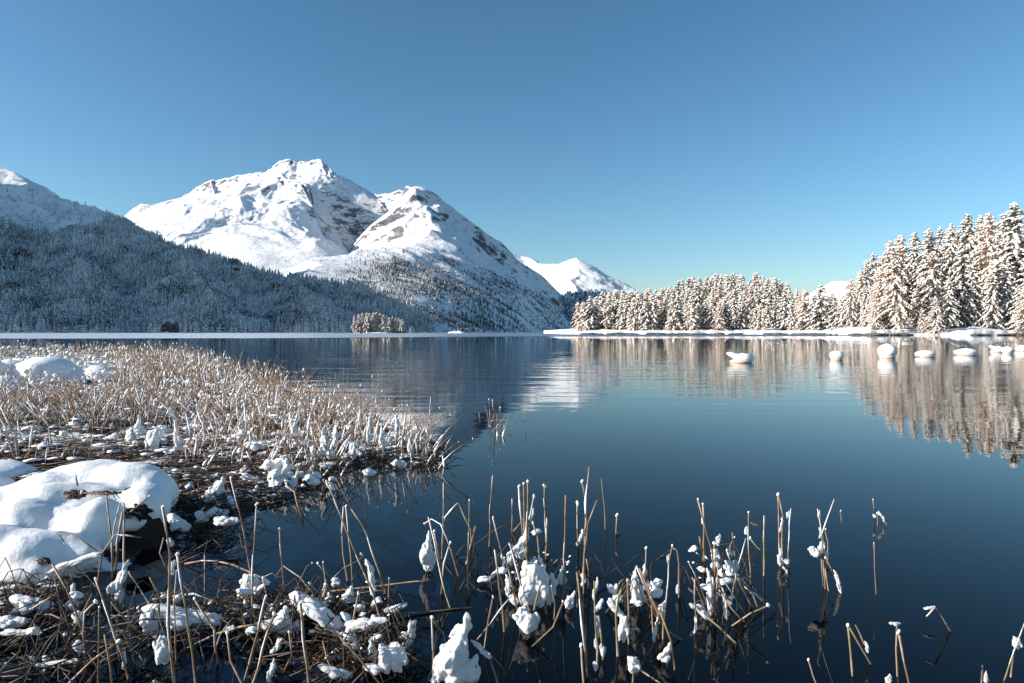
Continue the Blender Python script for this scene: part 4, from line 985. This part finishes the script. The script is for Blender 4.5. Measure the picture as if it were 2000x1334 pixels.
def arch(x, y, L, rad):
    a = random.uniform(0, 6.28); h = L*random.uniform(0.2, 0.8); q = np.linspace(0, 1, 7)
    pk = random.uniform(0.3, 0.7); z = np.interp(q, [0, pk, 1], [-0.02, h, random.uniform(-.02, h*0.7)])+rng.normal(0, 0.004, 7)
    lit.add(*tube(np.stack([x+math.cos(a)*L*(q-.5)+rng.normal(0, .003, 7), y+math.sin(a)*L*(q-.5), z], -1), np.linspace(rad*1.2, rad*0.6, 7), 4))
for cx, cy, rx, ry, n_, LL in ((90, 1190, 110, 35, 40, .12), (600, 1220, 150, 40, 70, .12), (700, 1290, 90, 30, 30, .10), (330, 1230, 100, 40, 40, .13), (400, 1020, 80, 40, 40, .14), (560, 930, 110, 25, 70, .2), (150, 1280, 160, 40, 30, .12), (1000, 1130, 120, 50, 25, .10), (1240, 1180, 60, 40, 16, .10), (1400, 1160, 60, 40, 18, .10), (150, 880, 200, 30, 90, .22)):
    for k in range(n_):
        g = G(cx+random.gauss(0, rx*0.55), cy+random.gauss(0, ry*0.6)); arch(g[0], g[1], LL*random.uniform(0.5, 1.5), random.uniform(0.0008, 0.0018))
o = link('reed_litter', lit.mesh('reed_litter', M['litter'])); tag(o, 'matted dark brown dead reed stems lying on the bank', 'dead reeds', kind='stuff')

# snow lying on the bank: the larger lumps as things, the crumbs as stuff
gi = 0
X, Y, px, py, d = place_in_bank(560, 770, 1000, -20, 850, 0.02)
for x, y, qx, qy in zip(X, Y, px, py):
    if gi >= 175: break
    if qy > 885 and qx < 335: continue
    if qy > 930 and qx < 420: continue
    if qx < 210 and qy < 800: continue
    w = np.interp(qy, [770, 850, 1000], [12, 26, 34])*random.uniform(0.5, 1.5); kd = random.choice(['pillow', 'pillow', 'ball', 'cape', 'tear'] if qy < 880 else ['pillow', 'pillow', 'pillow', 'cape'])
    h = w*random.uniform(0.45, 0.8)*(1.4 if kd in ('cape', 'tear') else 0.8)
    z = float(bank_h(np.array([x]), np.array([y]))[0]); s = y/F
    o = link('snow_clump', CM[kd, random.randrange(3)]); o.location = (x, y, z+h*s*0.35); o.scale = (w*s*1.1, w*s*1.2, h*s); o.rotation_euler = (0, random.uniform(-.3, .3), random.uniform(-.6, .6))
    side = 'left' if qx < 280 else ('middle' if qx < 560 else 'right')
    tag(o, SHAPEWORD[kd]+' snow clump lying among the reeds in the '+side+' part of the bank', 'snow clump', 'snow clumps in the '+side+' part of the reed bank'); gi += 1
for i, (px, py, w, h, rt) in enumerate([(400,905,90,10,-8),(470,925,120,14,-12),(385,940,60,10,-20),(510,945,80,20,25),(430,965,100,10,-6),(360,985,50,9,-15),(520,900,70,14,-5),(60,895,110,12,-10),(150,880,80,10,-14),(20,870,70,16,-8),(120,862,60,18,5),(215,875,60,12,0),(410,985,60,10,-10),(455,895,60,12,-18),(330,900,60,12,0),(290,885,50,14,8),(560,925,50,14,40),(395,872,50,14,10),(600,905,40,10,-10)]):
    base = py+6; clump('pillow', px, py, w, h, base, 'flat snow strip, '+ORD[i]+' of those lying on matted reeds by the channel', 'flat snow strips on the matted reeds', rt, 1.5)
# tall hooded clumps in the reed tips on the right of the bank
for i, (px, py, w, h, base) in enumerate([(570,828,18,46,880),(632,865,26,60,925),(612,890,20,40,925),(655,850,14,44,910),(690,880,20,34,905),(720,840,12,50,900),(745,850,14,50,900),(775,835,12,46,900),(800,870,14,32,900),(780,905,24,20,915),(575,940,18,50,960),(560,915,30,40,950),(535,905,40,26,945),(500,870,44,24,905),(590,800,16,30,850),(480,850,30,26,890),(700,815,10,30,880),(835,850,10,28,895),(255,850,30,34,890),(300,860,34,44,900),(345,850,18,60,900),(270,830,20,40,880)]):
    clump(['tear', 'cape', 'strip', 'tear', 'ball'][i % 5] if w < h else 'pillow', px, py, w, h, base, 'upright snow clump, '+ORD[i]+' of those propped in the reed tips above the channel', 'hooded snow clumps in the reed tips', random.uniform(-14, 14))
X, Y, px, py, d = place_in_bank(5200, 690, 1010, -500, 850, 0.0)
Zb = bank_h(X, Y)
for x, y, z, qx, qy in zip(X, Y, Zb, px, py):
    if qy > 900 and random.random() < 0.5: continue
    w = np.interp(qy, [690, 760, 850, 1000], [9, 9, 10, 12])*random.uniform(0.3, 1.3)*y/F; hz_ = w*random.uniform(0.3, 0.9)
    if qy > 835:
        if random.random() < 0.6: continue
        if random.random() < 0.5: w *= random.uniform(1.2, 2.8); hz_ *= 0.45
    V = ICO1[0]*(1+rng.normal(0, .24, ICO1[0].shape)); up = random.random()**2*np.interp(qy, [690, 760, 860, 1000], [14, 26, 42, 8])/F*y
    rsnow.add(V*A(w*0.6, w*0.7, hz_*0.6)+A(x, y, z+up), ICO1[1])
for cx, cy, rx, ry, n_ in ((60, 1200, 100, 35, 26), (600, 1215, 150, 40, 70), (710, 1285, 80, 35, 30), (330, 1235, 90, 35, 20), (400, 1010, 70, 30, 26), (150, 1290, 150, 35, 10), (1030, 1130, 60, 50, 24), (1240, 1170, 50, 40, 14), (1400, 1150, 50, 45, 22), (560, 940, 100, 25, 80)):
    for k in range(n_):
        g = G(cx+random.gauss(0, rx*0.55), cy+random.gauss(0, ry*0.6)); w = (4+22*random.random()**2)*g[1]/F
        V = ICO2[0]*(1+0.35*fbm(ICO2[0][:, 0]*1.6+k, ICO2[0][:, 1]*1.6+ICO2[0][:, 2], 3, k % 31))[:, None]; ang = random.uniform(-1, 1); ca, sa = math.cos(ang), math.sin(ang)
        V = V*A(w*0.6, w*0.5, w*random.uniform(0.15, 0.45)); V = np.stack([V[:, 0]*ca+V[:, 2]*sa, V[:, 1], V[:, 2]*ca-V[:, 0]*sa], -1)
        rsnow.add(V+A(g[0], g[1], 0.012+random.random()**2*0.05), ICO2[1])
o = link('reed_snow', rsnow.mesh('reed_snow', M['snow'], True)); tag(o, 'small snow scraps clinging to the stems of the reed bed', 'snow', kind='stuff')

# ------------------------------------------------------------------ single reeds of the foreground, traced one by one
ST = {
 'in the middle stand': [
  [(867,943),(866,1010),(863,1091)],[(917,977),(916,1040),(914,1115)],[(963,928),(958,985),(956,1067)],[(963,1011),(975,1060),(987,1118)],[(1001,975),(1001,1043)],[(1014,950),(1019,1020),(1025,1111)],
  [(1023,945),(1024,1030),(1024,1115)],[(1031,941),(1029,1030),(1029,1115)],[(1043,970),(1038,1000),(1031,1030),(1027,1112)],[(1064,950),(1065,1020),(1067,1091)],[(1069,1012),(1068,1060),(1068,1091)],[(1105,967),(1103,1060),(1100,1176)],
  [(1151,911),(1145,982),(1143,1050),(1140,1118)],[(1137,941),(1145,992),(1142,1067)],[(1128,984),(1129,1067)],[(1166,977),(1148,1023),(1141,1084),(1140,1159)],[(1175,934),(1180,985),(1182,1033)],
  [(1127,1118),(1138,1220),(1147,1322)],[(1161,1135),(1163,1220),(1166,1305)],[(1169,1203),(1175,1250),(1178,1288)],
  [(829,1023),(844,1014),(862,1024),(880,1070),(895,1125)],[(867,1014),(895,982),(919,1033),(921,1060)],[(929,1028),(918,1070),(911,1101)],[(837,1010),(850,1060),(870,1160),(880,1190)],[(848,1038),(856,1080),(866,1150)],
  [(967,1074),(975,1150),(985,1234)],[(996,1060),(1010,1110),(1020,1150),(1035,1193)],[(963,1166),(954,1210),(946,1265)],[(1001,1162),(960,1215),(933,1248)],[(1135,1261),(1137,1300),(1141,1345)],
  [(1041,1022),(1050,1050),(1055,1100)],[(1056,1140),(1045,1180),(1035,1230)],[(930,1299),(928,1345)],[(844,1207),(846,1270),(847,1345)],[(844,1207),(862,1235)],[(1146,1092),(1150,1150)],[(876,1260),(888,1345)],
  [(955,1280),(968,1320),(975,1345)],[(1001,1040),(1018,1020),(1020,1016)],[(1077,1095),(1062,1110),(1052,1118)],[(985,1090),(1000,1140),(1010,1190)],[(1077,1145),(1084,1180),(1082,1210)],[(1100,1176),(1080,1225),(1040,1262)],
  [(1020,1060),(1035,1120),(1045,1190)],[(880,1060),(868,1100),(862,1160)],[(1110,1100),(1092,1090),(1082,1100)]],
 'in the second stand': [
  [(1205,1007),(1203,1043)],[(1262,1071),(1260,1134)],[(1313,1066),(1306,1130),(1296,1225)],[(1313,1070),(1322,1074),(1326,1100),(1326,1167)],[(1313,1072),(1285,1092)],
  [(1204,1147),(1214,1134),(1223,1128),(1208,1165),(1203,1200),(1207,1281)],[(1226,1134),(1228,1190),(1228,1258)],[(1244,1107),(1262,1150),(1280,1186),(1298,1225)],[(1272,1167),(1274,1210),(1277,1251)],
  [(1238,1304),(1235,1345)],[(1244,1304),(1275,1325)],[(1290,1195),(1310,1250),(1318,1308)],[(1296,1200),(1294,1260)],[(1249,1110),(1270,1160),(1300,1230),(1330,1250)],[(1228,1140),(1260,1170),(1285,1210)],[(1288,1190),(1283,1240)]],
 'in the third stand': [
  [(1363,976),(1372,1010),(1391,1076),(1394,1130),(1392,1193)],[(1373,985),(1375,1040),(1376,1095)],[(1345,1098),(1365,1140),(1384,1190)],[(1352,1128),(1370,1170),(1380,1200)],[(1430,1040),(1436,1095),(1440,1193)],
  [(1462,1001),(1462,1050),(1466,1141)],[(1457,1051),(1440,1110),(1428,1180)],[(1493,1007),(1492,1060),(1492,1125)],[(1420,1076),(1440,1130),(1470,1187)],[(1404,1151),(1430,1190),(1453,1214)],[(1378,1203),(1405,1225),(1436,1255)],
  [(1500,1183),(1465,1198),(1430,1222)],[(1395,1062),(1396,1130),(1398,1200)],[(1403,1090),(1400,1150),(1402,1200)],[(1427,1062),(1420,1110)],[(1366,1047),(1373,1095)],[(1440,1125),(1470,1160),(1480,1185)],[(1357,1130),(1358,1236)],
  [(1385,1120),(1392,1195)],[(1412,1130),(1440,1175),(1455,1200)],[(1435,1050),(1428,1062)],[(1465,1052),(1478,1068),(1484,1073)]],
 'at the hairpin reed': [[(1519,968),(1521,1030),(1524,1105)],[(1520,966),(1529,1007),(1527,1056),(1526,1105)],[(1545,993),(1542,1050),(1540,1108)]],
 'in the lone forked reed': [[(1630,975),(1612,1025),(1605,1046),(1608,1100),(1612,1150)],[(1597,994),(1607,1046),(1609,1090),(1618,1154)],[(1603,1070),(1605,1110),(1608,1145)],[(1612,1089),(1628,1120),(1641,1157)],[(1611,1035),(1617,1060),(1616,1100)]],
 'scattered at right': [[(1642,999),(1643,1013)],[(1705,976),(1707,995),(1709,1012)],[(1714,1004),(1714,1020)],[(1714,1002),(1724,1010),(1731,1024)],[(1707,1061),(1708,1110),(1711,1160)],[(1656,1222),(1661,1270),(1665,1320)],[(1657,1222),(1680,1262),(1701,1297)],[(1671,1221),(1678,1235),(1688,1258)],
  [(1752,1222),(1750,1270),(1754,1345)],[(1755,1235),(1765,1290),(1778,1345)],[(1810,1204),(1827,1186),(1840,1205),(1856,1232)],[(2003,1213),(1985,1260),(1958,1340)],[(1980,1270),(1974,1322)],[(1919,1300),(1916,1345)],[(1579,1289),(1588,1320),(1598,1345)]],
 'rising around the big boulder': [[(208,962),(213,1010),(218,1050),(222,1100)],[(235,982),(225,1025),(219,1060),(220,1125)],[(242,982),(243,1080),(243,1180)],[(318,991),(326,1040),(332,1084),(331,1150),(330,1220),(340,1329)],[(347,1084),(362,1180),(381,1326)],
  [(187,1132),(215,1210),(248,1316)],[(252,1118),(290,1175),(323,1237)],[(293,1128),(310,1160),(326,1205)],[(218,1176),(250,1215),(289,1251)],[(400,1084),(400,1130),(400,1173)],[(361,1101),(395,1095),(425,1096),(455,1103),(483,1115)],
  [(187,1176),(167,1196),(163,1240),(168,1281)],[(194,1186),(193,1250),(192,1322)],[(330,1285),(380,1258),(425,1237),(470,1224),(500,1220)],[(129,1340),(180,1290),(231,1254)],[(126,1060),(116,1043),(136,1042),(160,1055),(190,1076)],[(0,1312),(20,1290),(41,1271)],
  [(102,1101),(130,1150),(153,1207),(170,1282)],[(275,1050),(250,1046),(225,1045),(200,1080),(192,1130)],[(320,1050),(312,1080),(330,1120)],[(160,962),(210,965),(238,962)],[(50,1135),(80,1110)],[(60,1190),(110,1160),(140,1240)],[(180,1160),(150,1220),(130,1260)],
  [(255,1000),(285,975),(292,970)],[(20,1200),(100,1200),(160,1225)],[(240,1000),(230,1060),(226,1110)],[(345,1115),(340,1180),(344,1290)],[(205,1240),(215,1300),(220,1345)],[(300,1330),(340,1345)],[(148,930),(152,948)]],
 'in the tangle at lower left': [[(502,985),(498,1040),(495,1084),(492,1213)],[(451,934),(468,1000),(480,1060),(488,1108)],[(546,1033),(550,1090),(555,1149)],[(587,1178),(594,1250),(604,1345)],[(536,1200),(515,1265),(490,1345)],[(665,1244),(705,1290),(750,1345)],
  [(631,1098),(636,1140),(642,1190)],[(621,1101),(640,1122),(662,1145)],[(672,989),(668,1040),(670,1080),(679,1132)],[(638,941),(665,1006),(680,1045),(696,1084),(727,1152),(747,1224)],[(676,989),(682,1060),(689,1145)],[(686,994),(706,1023),(727,1077),(740,1115),(751,1152)],
  [(540,1125),(553,1105),(587,1128),(600,1145)],[(514,1128),(533,1120),(570,1142),(590,1150)],[(514,1130),(522,1170),(533,1207)],[(706,1084),(718,1110),(728,1150)],[(774,1183),(790,1215)],[(618,1224),(645,1240),(669,1251)],[(583,1140),(600,1105),(610,1100)],[(605,1140),(625,1160),(635,1200)],
  [(500,1220),(530,1215),(560,1222)],[(444,1237),(450,1290),(470,1330)],[(565,1235),(570,1280),(560,1300)],[(700,1160),(690,1210),(700,1260)],[(745,1245),(755,1290)],[(630,1250),(640,1290),(660,1330)],[(800,1197),(860,1193),(920,1187)],[(690,1150),(760,1142),(840,1135)],
  [(455,1205),(430,1240),(410,1300)],[(725,1250),(735,1275),(730,1320)],[(590,1010),(575,960),(560,950)],[(520,1165),(505,1230),(480,1320)],[(380,1170),(420,1230),(425,1290)],[(650,1130),(670,1110),(700,1095),(712,1085)],[(300,1170),(380,1160),(460,1190)],[(760,1130),(758,1190),(765,1240)]],
 'off the tip of the bank': [[(955,780),(958,835)],[(962,782),(968,840)],[(977,796),(978,835)],[(1027,798),(1027,822)],[(935,805),(938,825)],[(842,775),(838,850)],[(880,812),(858,822),(800,870)],[(862,815),(840,860),(830,890)],[(805,775),(800,840),(795,900)],[(715,780),(700,830),(690,890)],[(618,752),(612,820),(612,880)],[(580,770),(545,830),(530,850)],[(695,760),(697,830)],[(525,745),(527,830)],[(490,722),(492,800)],[(770,800),(775,900)],[(740,790),(738,895)]],
}
nst = 0
for where, lst in ST.items():
    order = sorted(range(len(lst)), key=lambda q: min(lst[q])[0]); rank = {q: i for i, q in enumerate(order)}
    for qi, path in enumerate(lst):
        nst += 1
        base = max(p[1] for p in path); low = base
        if where == 'off the tip of the bank': base = max(base, 835)
        # stems lying across keep the depth of their own lowest point
        if where.startswith('in the tangle') or where.startswith('rising'): base = max(base, 1090)+random.uniform(0, 18)
        if where.startswith('rising') and max(p[1] for p in path) < 1090: base = 1180
        D = CH*F/(base-HZ); dens = []; path = list(path)
        tipfirst = path if path[0][1] <= path[-1][1] or len(path) > 3 else path[::-1]
        pts = []
        jit = random.uniform(-0.04, 0.04)
        for i, (px, py) in enumerate(tipfirst):
            q = 1-i/max(1, len(tipfirst)-1); pts.append(P(px, py, D*(1+jit*q)))
        if abs(pts[-1][2]) < 0.03: e = pts[-1]-pts[-2]; e = e/np.linalg.norm(e); pts.append(pts[-1]+e*0.10)    # carries on under water
        # resample with small irregularities
        P_ = [pts[0]]
        for a, b_ in zip(pts[:-1], pts[1:]):
            L = np.linalg.norm(b_-a); k = max(1, int(L/0.035))
            for j in range(1, k+1): P_.append(a+(b_-a)*j/k+(rng.normal(0, 0.0011, 3) if j < k else 0))
        P_ = np.array(P_); base_pt = P_[-1].copy(); loc = A(base_pt[0], base_pt[1], 0)
        far = D > 3.2; r0 = random.uniform(0.0016, 0.0030)*(0.8 if D < 1.75 else 1)*(1.0 if not far else 1.1)
        Ln = len(P_); rad = np.linspace(r0*0.75, r0*1.15, Ln); rad[::3] *= 1.3
        mb = MB(); mb.add(*tube(P_-loc, rad, 6 if not far else 5)); 
        t = link('reed_stalk', mb.mesh('reed_stalk', M['reed'], True), None, loc)
        L0 = np.linalg.norm(P_[0]-P_[-1])
        wd = 'tall ' if L0 > 0.42 else ('short ' if L0 < 0.2 else ''); bent = 'bent ' if len(path) > 3 else ''
        tag(t, '%s%sreed stalk, %s from the left %s' % (wd, bent, ('of those ' if 0 else '')+ORD[rank[qi]], 'of those '+where), 'reed', 'reeds '+where)
        sn = MB(); k = 0
        if random.random() < 0.55:
            V = ICO2[0]*(1+rng.normal(0, .13, ICO2[0].shape)); s = r0*random.uniform(0.9, 1.8); sn.add(V*A(s, s, s*random.uniform(1.0, 2.2))@np.array(Euler((random.uniform(-.6,.6),random.uniform(-.8,.8),0)).to_matrix())+P_[0]-loc+A(0, 0, s*0.4), ICO2[1]); k = 1
        for _ in range(random.randrange(0, 4)):
            if Ln < 6: break
            i0 = random.randrange(0, max(1, Ln-5)); i1 = min(Ln-1, i0+random.randrange(1, 3)); seg = P_[i0:i1+1]
            if seg[:, 2].min() < 0.01: continue
            w = r0*random.uniform(0.45, 1.0)*np.sin(np.linspace(0.3, 2.9, len(seg)))*(1+rng.normal(0, .2, len(seg)))
            sn.add(*tube(seg-loc+A(-r0*0.8, -r0*0.3, r0*0.3), np.abs(w)+0.0003, 6)); k = 1
        if k: link('snow', sn.mesh('snow', M['snow'], True), t)
# two orange leaves
for (px, py, bpy_, a, lb) in ((1208, 1040, 1043, -25, 'small orange dead leaf stub on the water beside the middle stand'), (1472, 1024, 1141, -5, 'pointed orange leaf near the top of a reed in the third stand')):
    D = CH*F/(bpy_-HZ); s = D/F; V = np.array([(-9, 0, 2), (-5, 1.5, 3.5), (-5, -1.5, 1), (9, 0, -1), (0, 1.5, 2.5), (0, -1.5, -2.5)])*s; Fs = [(0, 1, 2), (1, 4, 2), (2, 4, 5), (4, 3, 5), (0, 2, 1), (1, 2, 5), (1, 5, 4)]
    mb = MB(); mb.add(V, Fs[:4]+[(0, 2, 1)]); m_ = link('dead_leaf', mb.mesh('dead_leaf', simple('leaf_orange', (0.5, 0.2, 0.06), 0.6)), None, P(px, py, D)); m_.rotation_euler = (0, R(-a), 0); tag(m_, lb, 'leaf', 'orange dead leaves')
print('stalks', nst, 'clumps', gi+len(CLUMPS))
